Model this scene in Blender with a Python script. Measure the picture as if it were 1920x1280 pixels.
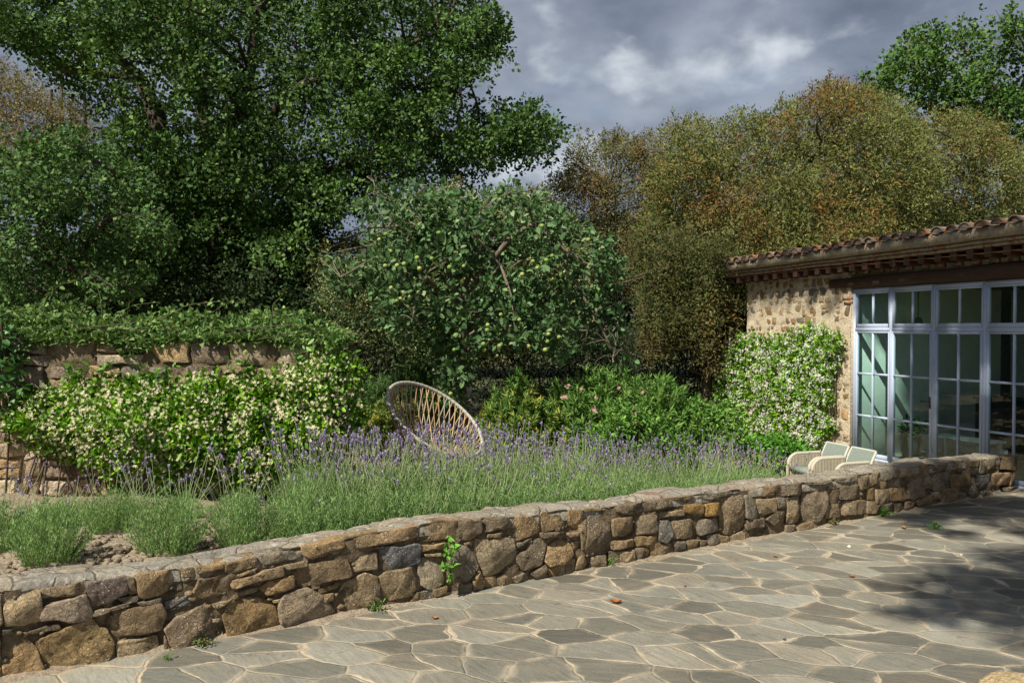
import bpy, math, random
import numpy as np
from mathutils import Vector, Matrix
R = math.radians
rng = np.random.default_rng(7)
random.seed(7)
sc = bpy.context.scene
for o in list(bpy.data.objects): bpy.data.objects.remove(o)
C = sc.collection

# ------------------------------------------------------------------ camera
F, HC, HY = 1500.0, 2.1, 617.0          # focal length in px of the 1920 wide photo, eye height, horizon row
cam = bpy.data.cameras.new('camera'); cam.sensor_width = 36; cam.lens = 36*F/1920
cam.clip_end = 2000; cam.clip_start = 0.05
co = bpy.data.objects.new('camera', cam); C.objects.link(co)
co.location = (0, 0, HC); co.rotation_euler = (R(90)-math.atan((640-HY)/F), 0, 0)
sc.camera = co

# ------------------------------------------------------------------ node helper
class NT:
    def __init__(s, tree): s.t = tree; s.n = tree.nodes; s.n.clear()
    def node(s, typ, ins=None, **kw):
        n = s.n.new(typ)
        for k, v in kw.items(): setattr(n, k, v)
        for k, v in (ins or {}).items():
            i = n.inputs[k]
            if isinstance(v, bpy.types.NodeSocket): s.t.links.new(v, i)
            else: i.default_value = v
        return n
    def math(s, op, a, b=0.0, c=0.0, clamp=False):
        return s.node('ShaderNodeMath', {0: a, 1: b, 2: c}, operation=op, use_clamp=clamp).outputs[0]
    def vmath(s, op, a, b=(0, 0, 0), out=0, sc=None):
        n = s.node('ShaderNodeVectorMath', {0: a, 1: b}, operation=op)
        if sc is not None: n.inputs['Scale'].default_value = sc
        return n.outputs[out]
    def noise(s, vec, scale, detail=4, rough=.55, dist=0.0, out=0, dim='3D'):
        return s.node('ShaderNodeTexNoise', {'Vector': vec, 'Scale': scale, 'Detail': detail, 'Roughness': rough, 'Distortion': dist}, noise_dimensions=dim).outputs[out]
    def ramp(s, fac, stops, interp='LINEAR'):
        n = s.node('ShaderNodeValToRGB', {'Fac': fac}); r = n.color_ramp; r.interpolation = interp
        while len(r.elements) > 1: r.elements.remove(r.elements[-1])
        r.elements[0].position = stops[0][0]; r.elements[0].color = col4(stops[0][1])
        for p, c in stops[1:]:
            e = r.elements.new(p); e.color = col4(c)
        return n.outputs[0]
    def mr(s, v, a, b, c=0.0, d=1.0, smooth=True):
        return s.node('ShaderNodeMapRange', {0: v, 1: a, 2: b, 3: c, 4: d}, interpolation_type='SMOOTHSTEP' if smooth else 'LINEAR').outputs[0]
    def mix(s, fac, a, b, blend='MIX'):
        n = s.node('ShaderNodeMix', data_type='RGBA', blend_type=blend)
        for k, v in ((0, fac), (6, a), (7, b)):
            if isinstance(v, bpy.types.NodeSocket): s.t.links.new(v, n.inputs[k])
            else: n.inputs[k].default_value = v if k == 0 else col4(v)
        return n.outputs[2]
def col4(c):
    if isinstance(c, (int, float)): return (c, c, c, 1)
    return tuple(c)+(1,) if len(c) == 3 else tuple(c)

# ------------------------------------------------------------------ sun + sky
SUN_AZ, SUN_EL = R(50), R(49)           # direction the light travels, measured from +X ; elevation
L = Vector((math.cos(SUN_AZ)*math.cos(SUN_EL), math.sin(SUN_AZ)*math.cos(SUN_EL), -math.sin(SUN_EL)))
sun = bpy.data.lights.new('sun', 'SUN'); sun.energy = 5.0; sun.angle = R(.53); sun.color = (1, .93, .80)
so = bpy.data.objects.new('sun', sun); C.objects.link(so); so.rotation_euler = L.to_track_quat('-Z', 'Y').to_euler()
so.location = (-10, -12, 20)
w = bpy.data.worlds.new('World'); sc.world = w; w.use_nodes = True
n = NT(w.node_tree)
sky = n.node('ShaderNodeTexSky', sky_type='NISHITA', sun_disc=False, sun_elevation=SUN_EL, sun_rotation=math.atan2(-L.x, -L.y))
tc = n.node('ShaderNodeTexCoord').outputs['Generated']
bf = n.vmath('MULTIPLY', tc, (1.0, 1.0, 1.9))
sep = n.node('ShaderNodeSeparateXYZ', {0: tc})
den = n.math('ADD', n.math('MAXIMUM', sep.outputs[2], 0.0), 1.1)
uv = n.node('ShaderNodeCombineXYZ', {0: n.math('DIVIDE', sep.outputs[0], den), 1: n.math('DIVIDE', sep.outputs[1], den), 2: n.math('MULTIPLY', sep.outputs[2], 1.7)}).outputs[0]
n1 = n.noise(bf, 4.6, 9, .52, .35)
n2 = n.noise(n.vmath('ADD', bf, (7.3, 2.1, 0)), 10.5, 7, .52, .3)
base = n.ramp(n.math('ADD', n.math('MULTIPLY', n1, .65), n.math('MULTIPLY', n2, .35)),
              [(.36, (.115, .138, .185)), (.45, (.155, .182, .238)), (.54, (.215, .245, .305)), (.66, (.32, .355, .415))])
def blob(px, py, rpx, st):
    v = Vector(((px-960)/F, 1, (HY-py)/F)).normalized()
    d = n.vmath('DOT_PRODUCT', tc, tuple(v), out=1)
    return n.math('MULTIPLY', n.mr(d, math.cos(1.5*rpx/F), 1.0, 0, 1, False), st)
bl = None
for b in ((1040, 72, 60, 1.2), (1165, 112, 55, 1.15), (1390, 105, 90, 1.2), (1300, 88, 55, .9), (1175, 185, 80, .7), (990, 350, 130, 1), (1460, 205, 120, .5), (1700, 60, 120, .5), (930, 20, 90, .6)):
    x = blob(*b); bl = x if bl is None else n.math('MAXIMUM', bl, x)
n3 = n.noise(n.vmath('ADD', bf, (1.3, 5.1, 2)), 9.5, 7, .50, .15)
bm = n.mr(n.math('ADD', n.math('MULTIPLY', bl, .62), n.math('MULTIPLY', n.math('SUBTRACT', n3, .5), 2.6)), .40, 1.25)
colr = n.mix(bm, base, (.64, .68, .72))
gap = n.mr(n1, .62, .78)
skyc = n.mix(1.0, sky.outputs[0], (.075, .075, .075), 'MULTIPLY')
fin = n.mix(n.math('MULTIPLY', gap, .5), colr, skyc)
bg1 = n.node('ShaderNodeBackground', {'Color': fin, 'Strength': .92})
bg2 = n.node('ShaderNodeBackground', {'Color': sky.outputs[0], 'Strength': .06})
addw = n.node('ShaderNodeMixShader', {0: .12, 1: bg1.outputs[0], 2: bg2.outputs[0]})
n.node('ShaderNodeOutputWorld', {'Surface': addw.outputs[0]})
vs = sc.view_settings
sc.display_settings.display_device = 'sRGB'
vs.view_transform = 'Standard'; vs.look = 'None'; vs.exposure = 0.45; vs.gamma = 1; vs.use_curve_mapping = False
sc.cycles.max_bounces = 6; sc.cycles.diffuse_bounces = 3; sc.cycles.transparent_max_bounces = 12
sc.cycles.caustics_reflective = False; sc.cycles.caustics_refractive = False
sc.cycles.use_denoising = True

# ------------------------------------------------------------------ placement helpers
def P(px, py, Y): return np.array(((px-960)/F*Y, Y, HC-(py-HY)/F*Y))
def G(px, py, z=0.0):
    Y = F*(HC-z)/(py-HY); return np.array(((px-960)/F*Y, Y, z))
def proj(p):
    p = np.asarray(p); Y = np.maximum(p[..., 1], .1)
    return np.stack([960+F*p[..., 0]/Y, HY-F*(p[..., 2]-HC)/Y], -1)
_wn = np.random.default_rng(3)
_K = _wn.normal(size=(4, 8, 3)); _PH = _wn.uniform(0, 6.28, (4, 8))
def nz(p, freq=1.0, seed=0, octs=3):
    """smooth pseudo noise about -1..1 at points (...,3)"""
    p = np.asarray(p, float); out = 0; a = 1; f = freq; tot = 0
    for o in range(octs):
        k = (o+seed) % 4
        q = p[..., None, :]*f + seed*3.7 + o*1.3
        s = np.sin((q*_K[k]).sum(-1)+_PH[k]+1.7*np.sin((q*_K[(k+1) % 4]).sum(-1)*.7)).sum(-1)/8**.5/.9
        out = out+a*s; tot += a; a *= .5; f *= 2.1
    return out/tot

# ------------------------------------------------------------------ mesh helpers
class MB:
    """collects geometry with a colour per face, links it as one mesh object"""
    def __init__(s): s.v = []; s.f = {}; s.n = 0; s.uvw = None
    def add(s, V, Fc, col=(1, 1, 1)):
        V = np.asarray(V, np.float32).reshape(-1, 3); Fc = np.asarray(Fc, np.int64)
        if len(Fc) == 0: return
        k = Fc.shape[1]; c = np.asarray(col, np.float32)
        if c.ndim == 1: c = np.tile(c[:3], (len(Fc), 1))
        s.f.setdefault(k, []).append((Fc+s.n, c)); s.v.append(V); s.n += len(V)
    def build(s, name, mat, parent=None, smooth=False, mw=None):
        me = bpy.data.meshes.new(name)
        V = np.concatenate(s.v) if s.v else np.zeros((0, 3), np.float32)
        loops = []; starts = []; cols = []; pos = 0
        for k in sorted(s.f):
            fa = np.concatenate([a for a, _ in s.f[k]]); ca = np.concatenate([c for _, c in s.f[k]])
            loops.append(fa.ravel()); starts.append(pos+np.arange(len(fa))*k); pos += fa.size; cols.append(ca)
        me.vertices.add(len(V)); me.vertices.foreach_set('co', V.ravel())
        lo = np.concatenate(loops).astype(np.int32); st = np.concatenate(starts).astype(np.int32)
        me.loops.add(len(lo)); me.loops.foreach_set('vertex_index', lo)
        me.polygons.add(len(st)); me.polygons.foreach_set('loop_start', st)
        if smooth: me.polygons.foreach_set('use_smooth', np.ones(len(st), bool))
        me.update(calc_edges=True)
        ca = np.concatenate(cols); a = me.attributes.new('Col', 'FLOAT_COLOR', 'FACE')
        a.data.foreach_set('color', np.concatenate([ca, np.ones((len(ca), 1), np.float32)], 1).astype(np.float32).ravel())
        me.materials.append(mat)
        ob = bpy.data.objects.new(name, me); C.objects.link(ob)
        if parent is not None: ob.parent = parent
        if mw is not None: ob.matrix_world = mw
        return ob
    def box(s, a, b, col=(1, 1, 1), M=None):
        x0, y0, z0 = a; x1, y1, z1 = b
        V = np.array([(x0, y0, z0), (x1, y0, z0), (x1, y1, z0), (x0, y1, z0), (x0, y0, z1), (x1, y0, z1), (x1, y1, z1), (x0, y1, z1)], float)
        if M is not None: V = V@np.array(M)[:3, :3].T+np.array(M)[:3, 3]
        s.add(V, [(0, 3, 2, 1), (4, 5, 6, 7), (0, 1, 5, 4), (1, 2, 6, 5), (2, 3, 7, 6), (3, 0, 4, 7)], col)
    def tube(s, pts, rad, n=7, col=(1, 1, 1), cap=True):
        pts = np.asarray(pts, float); m = len(pts); rad = np.broadcast_to(np.asarray(rad, float), (m,))
        T = np.gradient(pts, axis=0); T /= np.linalg.norm(T, axis=1)[:, None]+1e-9
        up = np.array([0, 0, 1.]) if abs(T[0, 2]) < .9 else np.array([1., 0, 0])
        A = np.cross(T, up); bad = np.linalg.norm(A, axis=1) < .05; A[bad] = np.cross(T[bad], np.array([.7, .7, .1])); A /= np.linalg.norm(A, axis=1)[:, None]; B = np.cross(T, A)
        th = np.arange(n)/n*2*np.pi
        V = pts[:, None]+rad[:, None, None]*(np.cos(th)[None, :, None]*A[:, None]+np.sin(th)[None, :, None]*B[:, None])
        i = np.arange(m-1)[:, None]*n+np.arange(n)[None]; j = np.arange(m-1)[:, None]*n+(np.arange(n)[None]+1) % n
        s.add(V, np.stack([i, j, j+n, i+n], -1).reshape(-1, 4), col)
        if cap: 
            for k, rev in ((0, True), (m-1, False)):
                V2 = np.concatenate([V[k], pts[k][None]]); q = np.arange(n); f = np.stack([q, (q+1) % n, np.full(n, n)], -1)
                s.add(V2, f[:, ::-1] if rev else f, col)
    def ball(s, c, r, n=8, col=(1, 1, 1), jit=0):
        c = np.asarray(c, float); r = np.broadcast_to(np.asarray(r, float), (3,)); m = n//2+1
        ph = np.linspace(0, np.pi, m+1)[:, None]; th = np.arange(n)/n*2*np.pi
        V = np.stack([np.sin(ph)*np.cos(th), np.sin(ph)*np.sin(th), np.cos(ph)*np.ones(n)], -1)
        if jit: V = V*(1+jit*nz(V*1.5+c*7, 1.5, 1))[..., None]
        V = c+V*r
        i = np.arange(m)[:, None]*n+np.arange(n); j = np.arange(m)[:, None]*n+(np.arange(n)+1) % n
        s.add(V, np.stack([i, i+n, j+n, j], -1).reshape(-1, 4), col)

def unit(a): return a/(np.linalg.norm(a, axis=-1, keepdims=True)+1e-9)
TPL = {   # leaf outlines: u along, v across, w along the normal
 'rhomb': ([(0, 0, 0), (.45, .5, .16), (1, 0, -.05), (.45, -.5, .16)], [(0, 2, 1), (0, 3, 2)]),
 'oval': ([(0, 0, 0), (.28, .46, .12), (.72, .42, .10), (1, 0, -.08), (.72, -.42, .10), (.28, -.46, .12)], [(0, 3, 2, 1), (0, 5, 4, 3)]),
 'lance': ([(0, 0, 0), (.35, .5, .1), (1, 0, -.15), (.35, -.5, .1)], [(0, 2, 1), (0, 3, 2)]),
 'lobe': ([(0, 0, 0), (.35, .30, .1), (.55, .55, .1), (.8, .38, .05), (1, 0, -.08), (.8, -.38, .05), (.55, -.55, .1), (.35, -.30, .1)], [(0, 4, 3, 1), (1, 3, 2, 1), (0, 7, 5, 4), (7, 6, 5, 7)]),
 'ivy': ([(0, 0, 0), (.1, .5, .05), (.5, .28, .05), (1, 0, -.1), (.5, -.28, .05), (.1, -.5, .05)], [(0, 3, 2, 1), (0, 5, 4, 3)]),
}
TPL['lobe'] = ([(0, 0, 0), (.30, .26, .08), (.62, .52, .10), (1, .10, -.05), (.62, -.52, .10), (.30, -.26, .08)], [(0, 3, 2, 1), (0, 5, 4, 3)])
def leaves(mb, pos, axis, nrm, ln, wd, tpl, col):
    pos = np.asarray(pos, float); N = len(pos)
    D = unit(axis); S = unit(np.cross(nrm, D)); U = np.cross(D, S)
    t, f = TPL[tpl]; t = np.array(t); f = np.array(f)
    ln = np.broadcast_to(ln, (N,)).astype(float); wd = np.broadcast_to(wd, (N,)).astype(float)
    V = pos[:, None]+(t[None, :, 0:1]*ln[:, None, None])*D[:, None]+(t[None, :, 1:2]*wd[:, None, None])*S[:, None]+(t[None, :, 2:3]*wd[:, None, None])*U[:, None]
    Fc = (f[None]+(np.arange(N)*len(t))[:, None, None]).reshape(-1, f.shape[1])
    mb.add(V, Fc, np.repeat(np.asarray(col, np.float32), len(f), 0))
def palette(N, cols, w, bright=.18):
    cols = np.array(cols); w = np.array(w, float)/sum(w)
    k = rng.choice(len(cols), N, p=w); c = cols[k]*(1+rng.normal(0, bright, (N, 1)))
    return np.clip(c*(1+rng.normal(0, .05, (N, 3))), .003, 1)
def sph(N):
    v = rng.normal(size=(N, 3)); return unit(v)
def inpoly(q, poly):
    x, y = q[:, 0], q[:, 1]; poly = np.asarray(poly, float); ins = np.zeros(len(q), bool); j = len(poly)-1
    for i in range(len(poly)):
        xi, yi = poly[i]; xj, yj = poly[j]
        c = ((yi > y) != (yj > y)) & (x < (xj-xi)*(y-yi)/(yj-yi+1e-9)+xi); ins ^= c; j = i
    return ins
def tufts(mb, cen, k, size, ln, wd, tpl, cols, w, up=.5, spread=1.0, outdir=None, tuftcol=None, colvar=.16):
    """a rosette of k leaves round each tuft centre"""
    cen = np.asarray(cen, float); N = len(cen)
    c = np.repeat(cen, k, 0); d = sph(N*k); 
    if outdir is not None: d = unit(d*spread+np.repeat(outdir, k, 0))
    pos = c+d*size*rng.uniform(.15, 1, (N*k, 1))
    ax = unit(d+sph(N*k)*.5); nm = unit(np.array([-.2, -.3, up])+np.repeat(sph(N), k, 0)*.62+sph(N*k)*.42+d*.45)
    col = palette(N*k, cols, w, colvar)*np.repeat(1+rng.normal(0, .13, (N, 1)), k, 0).clip(.6, 1.5)
    if tuftcol is not None:
        tcl, m = tuftcol; m = np.repeat(m, k); tc_ = np.repeat(tcl, k, 0); col = np.where((m > rng.uniform(0, 1, N*k))[:, None], tc_*(1+rng.normal(0, .2, (N*k, 1))), col)
    lv = ln*rng.uniform(.65, 1.2, N*k)
    leaves(mb, pos, ax, nm, lv, lv*wd, tpl, col)

# ------------------------------------------------------------------ object bookkeeping
def tag(o, label=None, cat=None, group=None, kind=None):
    if label: o['label'] = label
    if cat: o['category'] = cat
    if group: o['group'] = group
    if kind: o['kind'] = kind
    return o
def empty(name, loc=(0, 0, 0), rz=0.0, **kw):
    o = bpy.data.objects.new(name, None); C.objects.link(o); o.location = loc; o.rotation_euler = (0, 0, rz); o.empty_display_size = .1
    return tag(o, **kw)
def rebase(root, children):
    """keep world geometry in place while parenting it under root"""
    bpy.context.view_layer.update()
    for c in children: c.parent = root; c.matrix_parent_inverse = root.matrix_world.inverted()

# ------------------------------------------------------------------ materials
MAT = {}
def mat(name, fn):
    m = bpy.data.materials.new(name); m.use_nodes = True; t = NT(m.node_tree)
    s = fn(t); t.node('ShaderNodeOutputMaterial', {'Surface': s}); MAT[name] = m; return m
def attr(t): return t.node('ShaderNodeAttribute', attribute_name='Col').outputs['Color']
def obc(t): return t.node('ShaderNodeTexCoord').outputs['Object']
def princ(t, col, rough=.8, bump=None, bs=.3, bd=.02, spec=.4, **kw):
    ins = {'Base Color': col4(col) if not isinstance(col, bpy.types.NodeSocket) else col, 'Roughness': rough, 'Specular IOR Level': spec}
    ins.update(kw)
    if bump is not None: ins['Normal'] = t.node('ShaderNodeBump', {'Height': bump, 'Strength': bs, 'Distance': bd}).outputs[0]
    return t.node('ShaderNodeBsdfPrincipled', ins).outputs[0]
def leafmat(name, rough=.5, trans=.35, spec=.35, tint=(1.0, 1.15, .45), sat=1.06):
    def fn(t):
        a = t.node('ShaderNodeHueSaturation', {'Saturation': sat, 'Value': 1.08, 'Color': attr(t)}).outputs[0]; p = princ(t, a, rough, spec=spec)
        tr = t.node('ShaderNodeBsdfTranslucent', {'Color': t.mix(1, a, tint, 'MULTIPLY')}).outputs[0]
        return t.node('ShaderNodeMixShader', {0: trans, 1: p, 2: tr}).outputs[0]
    return mat(name, fn)
leafmat('leaf', .6, .22, .13, (1.0, 1.05, .5), .97)
leafmat('leaf_gloss', .42, .20, .28, (1.0, 1.05, .45))
leafmat('leaf_dry', .75, .26, .1, (1.05, 1.0, .6), 1.04)
leafmat('petal', .6, .35, .2, (1, 1, .9), 1.0)
def m_bark(t):
    c = obc(t); nn = t.noise(t.vmath('MULTIPLY', c, (6, 6, 1.6)), 4, 6, .65)
    return princ(t, t.mix(1, attr(t), t.ramp(nn, [(.3, (.35, .33, .3)), (.7, (1.3, 1.25, 1.15))]), 'MULTIPLY'), .9, nn, .9, .03)
mat('bark', m_bark)
def m_stone(t):
    c = obc(t); a = attr(t)
    lo = t.noise(c, 7, 5, .6, .5); hi = t.noise(c, 38, 6, .7); me_ = t.noise(c, 16, 5, .62, 1.2)
    x = t.mix(1, a, t.ramp(lo, [(.25, (.50, .46, .42)), (.5, (1, 1, 1)), (.75, (1.4, 1.3, 1.15))]), 'MULTIPLY')
    x = t.mix(1, x, t.ramp(hi, [(.3, (.62, .60, .58)), (.6, (1.12, 1.1, 1.08))]), 'MULTIPLY')
    x = t.mix(t.mr(t.noise(t.vmath('ADD', c, (5, 1, 2)), 5, 4, .6), .60, .76, 0, .35), x, (.28, .18, .095))       # rusty staining
    x = t.mix(t.mr(t.noise(t.vmath('ADD', c, (2, 9, 4)), 9, 5, .7), .60, .68, 0, .45), x, (.25, .235, .20))      # grey patches
    sp = t.node('ShaderNodeTexVoronoi', {'Vector': c, 'Scale': 46.0}, feature='F1').outputs['Distance']
    x = t.mix(t.math('MULTIPLY', t.mr(sp, .16, .26, 1, 0), t.mr(t.noise(c, 4, 3), .48, .62)), x, (.52, .50, .43))  # lichen spots
    h = t.math('ADD', t.math('MULTIPLY', me_, .65), t.math('MULTIPLY', hi, .35))
    crack = t.node('ShaderNodeTexVoronoi', {'Vector': t.vmath('ADD', t.vmath('MULTIPLY', c, (1, 1, 2.2)), t.node('ShaderNodeTexNoise', {'Vector': c, 'Scale': 6.0}).outputs['Color']), 'Scale': 5.0}, feature='DISTANCE_TO_EDGE').outputs[0]
    h = t.math('ADD', h, t.mr(crack, 0, .035, -.18, 0))
    return princ(t, x, .92, h, 1.0, .03, spec=.25)
mat('stone', m_stone)
def m_joint(t):
    c = obc(t); nn = t.noise(c, 22, 6, .7); lo = t.noise(c, 3, 4)
    return princ(t, t.mix(1, t.ramp(nn, [(.3, (.5, .5, .5)), (.65, (1.25, 1.2, 1.1))]), t.ramp(lo, [(.35, (.13, .105, .07)), (.65, (.24, .19, .13))]), 'MULTIPLY'), .95, nn, 1, .04, spec=.1)
mat('joint', m_joint)
def m_coping(t):
    c = obc(t); vv = t.vmath('ADD', c, t.vmath('SCALE', t.node('ShaderNodeTexNoise', {'Vector': c, 'Scale': 5.0, 'Detail': 4.0}).outputs['Color'], sc=.12))
    cell = t.node('ShaderNodeTexVoronoi', {'Vector': t.vmath('MULTIPLY', vv, (1, 1, 0)), 'Scale': 3.6}, feature='F1').outputs['Color']
    edge = t.node('ShaderNodeTexVoronoi', {'Vector': t.vmath('MULTIPLY', vv, (1, 1, 0)), 'Scale': 3.6}, feature='DISTANCE_TO_EDGE').outputs[0]
    cf = t.node('ShaderNodeSeparateColor', {0: cell}).outputs[0]
    x = t.ramp(cf, [(0, (.25, .22, .175)), (.35, (.29, .27, .225)), (.6, (.21, .20, .175)), (1, (.30, .26, .20))])
    hi = t.noise(c, 40, 6, .75); me_ = t.noise(c, 11, 6, .65, 1)
    x = t.mix(1, x, t.ramp(hi, [(.3, (.6, .58, .55)), (.62, (1.25, 1.22, 1.18))]), 'MULTIPLY')
    x = t.mix(t.mr(me_, .53, .64, 0, .75), x, (.46, .43, .36))
    x = t.mix(t.mr(t.noise(t.vmath('ADD', c, (3, 3, 3)), 8, 5, .7), .58, .66, 0, .7), x, (.12, .10, .075))
    x = t.mix(t.mr(t.noise(t.vmath('ADD', c, (8, 1, 3)), 2.2, 4, .6), .60, .68, 0, .6), x, (.22, .11, .06))
    dk = t.mr(edge, .0, .03, 1, 0)
    x = t.mix(t.math('MULTIPLY', dk, .6), x, (.14, .12, .09))
    h = t.math('ADD', t.math('ADD', t.math('MULTIPLY', me_, .6), t.math('MULTIPLY', hi, .3)), t.mr(edge, 0, .04, -.3, .0))
    return princ(t, x, .92, h, 1.0, .03, spec=.25)
mat('coping', m_coping)
def m_patio(t):
    c = obc(t)
    wob = t.node('ShaderNodeTexNoise', {'Vector': c, 'Scale': 1.3, 'Detail': 3.0}).outputs['Color']
    wob2 = t.node('ShaderNodeTexNoise', {'Vector': c, 'Scale': 9.0, 'Detail': 5.0, 'Roughness': .65}).outputs['Color']
    v = t.vmath('ADD', t.vmath('MULTIPLY', t.node('ShaderNodeVectorRotate', {'Vector': c, 'Angle': .25}, rotation_type='Z_AXIS').outputs[0], (.82, 1.35, 0)), t.vmath('SCALE', wob, sc=.30))
    v = t.vmath('MULTIPLY', t.vmath('ADD', v, t.vmath('SCALE', wob2, sc=.022)), (1, 1, 0))
    kw = dict(voronoi_dimensions='2D')
    S = 3.0
    cell = t.node('ShaderNodeTexVoronoi', {'Vector': v, 'Scale': S, 'Randomness': 1.0}, feature='F1', **kw).outputs['Color']
    edge = t.node('ShaderNodeTexVoronoi', {'Vector': v, 'Scale': S, 'Randomness': 1.0}, feature='DISTANCE_TO_EDGE', **kw).outputs[0]
    sc_ = t.node('ShaderNodeSeparateColor', {0: cell}); cr, cg = sc_.outputs[0], sc_.outputs[1]
    stone = t.ramp(cr, [(0, (.138, .134, .112)), (.3, (.198, .195, .166)), (.55, (.168, .156, .126)), (.75, (.222, .223, .195)), (1, (.222, .20, .158))])
    stone = t.mix(1, stone, t.mr(cg, 0, 1, .66, 1.22), 'MULTIPLY')
    ang = t.math('MULTIPLY', cg, 1.2)
    rot = t.node('ShaderNodeVectorRotate', {'Vector': c, 'Angle': ang}, rotation_type='Z_AXIS').outputs[0]
    st = t.noise(t.vmath('MULTIPLY', rot, (2.2, 13, 1)), 2.2, 7, .68, .6)
    hi = t.noise(c, 55, 5, .7)
    stone = t.mix(1, stone, t.ramp(st, [(.28, (.74, .75, .76)), (.5, (1, 1, 1)), (.72, (1.25, 1.23, 1.19))]), 'MULTIPLY')
    stone = t.mix(1, stone, t.ramp(hi, [(.3, (.85, .85, .84)), (.7, (1.15, 1.15, 1.15))]), 'MULTIPLY')
    stone = t.mix(t.mr(t.noise(t.vmath('ADD', c, (4, 4, 0)), 2.3, 5, .65), .55, .75, 0, .55), stone, (.24, .19, .13))
    stone = t.mix(1, stone, t.ramp(t.noise(c, .55, 5, .6), [(.35, (.78, .77, .75)), (.65, (1.18, 1.17, 1.14))]), 'MULTIPLY')
    stone = t.mix(t.mr(t.noise(t.vmath('ADD', c, (9, 2, 0)), 6.5, 6, .72), .57, .68, 0, .5), stone, (.085, .08, .066))
    wd = t.math('ADD', .009, t.math('MULTIPLY', t.mr(t.noise(c, 1.7, 4, .7), .47, .70), .105))
    lo = t.math('SUBTRACT', wd, .014); hi_ = t.math('ADD', wd, .010)
    mort = t.node('ShaderNodeMapRange', {0: edge, 1: lo, 2: hi_, 3: 1.0, 4: 0.0}).outputs[0]
    dust = t.math('MULTIPLY', t.mr(edge, .0, .16, .9, 0), t.mr(t.noise(c, 3.2, 6, .7), .42, .60))
    mc = t.mix(1, t.ramp(t.noise(c, 5, 5, .65), [(.3, (.31, .26, .185)), (.7, (.50, .43, .32))]), t.ramp(t.noise(c, 90, 3, .7), [(.3, (.75, .74, .72)), (.7, (1.15, 1.15, 1.15))]), 'MULTIPLY')
    fac = t.math('MAXIMUM', mort, t.math('MULTIPLY', dust, .8))
    x = t.mix(fac, stone, mc)
    h = t.math('ADD', t.math('MULTIPLY', t.mr(edge, .0, .05), .7), t.math('ADD', t.math('MULTIPLY', st, .5), t.math('MULTIPLY', hi, .16)))
    return princ(t, x, t.mr(fac, 0, 1, .62, .95), h, .55, .02, spec=.35)
mat('flagstone', m_patio)
def m_soil(t):
    c = obc(t); a = t.noise(c, 14, 7, .72); b = t.noise(c, 60, 4, .7); g = t.noise(c, .9, 4)
    x = t.mix(1, t.ramp(a, [(.3, (.22, .175, .125)), (.62, (.42, .345, .255))]), t.ramp(b, [(.3, (.7, .7, .7)), (.7, (1.2, 1.2, 1.2))]), 'MULTIPLY')
    return princ(t, x, .96, t.math('ADD', a, t.math('MULTIPLY', b, .4)), 1, .03, spec=.1)
mat('soil', m_soil)
def m_grass(t):
    c = obc(t); a = t.noise(c, 3, 6, .7)
    return princ(t, t.ramp(a, [(.3, (.03, .045, .015)), (.7, (.09, .10, .04))]), .95, a, 1, .05)
mat('ground', m_grass)
def m_housewall(t):
    c = obc(t); a = attr(t); nn = t.noise(c, 20, 6, .7); lo = t.noise(c, 5, 5, .6, .5)
    x = t.mix(1, a, t.ramp(nn, [(.3, (.62, .6, .57)), (.62, (1.15, 1.13, 1.1))]), 'MULTIPLY')
    x = t.mix(t.mr(lo, .56, .66, 0, .6), x, (.60, .52, .39))
    return princ(t, x, .93, nn, .9, .025, spec=.15)
mat('house_stone', m_housewall)
def m_render(t):
    c = obc(t); nn = t.noise(c, 24, 6, .7); lo = t.noise(c, 4, 5, .6)
    x = t.mix(1, t.ramp(lo, [(.3, (.50, .42, .30)), (.65, (.66, .58, .45))]), t.ramp(nn, [(.3, (.7, .68, .65)), (.62, (1.1, 1.1, 1.08))]), 'MULTIPLY')
    return princ(t, x, .95, nn, 1, .03, spec=.1)
mat('lime_mortar', m_render)
def flat(name, col, rough=.6, ns=20, var=.25, bs=.3, **kw):
    def fn(t):
        c = obc(t); nn = t.noise(c, ns, 5, .65)
        return princ(t, t.mix(1, col4(col), t.ramp(nn, [(.3, 1-var), (.7, 1+var)]), 'MULTIPLY'), rough, nn, bs, .01, **kw)
    return mat(name, fn)
def m_attrp(name, rough=.7, ns=18, var=.25, bs=.5, bd=.01, stretch=(1, 1, 1)):
    def fn(t):
        c = t.vmath('MULTIPLY', obc(t), stretch); nn = t.noise(c, ns, 6, .68)
        return princ(t, t.mix(1, attr(t), t.ramp(nn, [(.3, 1-var), (.7, 1+var)]), 'MULTIPLY'), rough, nn, bs, bd, spec=.3)
    return mat(name, fn)
m_attrp('painted', .42, 30, .06, .15)
m_attrp('generic', .8)
m_attrp('wood', .75, 6, .4, .7, .01, (1, 8, 8))
m_attrp('wicker', .7, 60, .2, .8, .004)
def m_tile(t):
    c = obc(t); a = attr(t); b = t.noise(c, 9, 5, .65); d = t.noise(t.vmath('ADD', c, (4, 0, 0)), 13, 6, .7); e = t.noise(c, 50, 4, .7)
    x = t.mix(t.mr(b, .38, .52), a, (.21, .19, .16))
    x = t.mix(t.mr(d, .52, .58, 0, .9), x, (.42, .155, .04))
    x = t.mix(t.mr(e, .60, .68, 0, .8), x, (.48, .46, .40))
    x = t.mix(t.mr(t.noise(c, 22, 5, .7), .58, .66, 0, .7), x, (.055, .05, .045))
    return princ(t, x, .9, d, .8, .02, spec=.2)
mat('roof_tile', m_tile)
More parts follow.
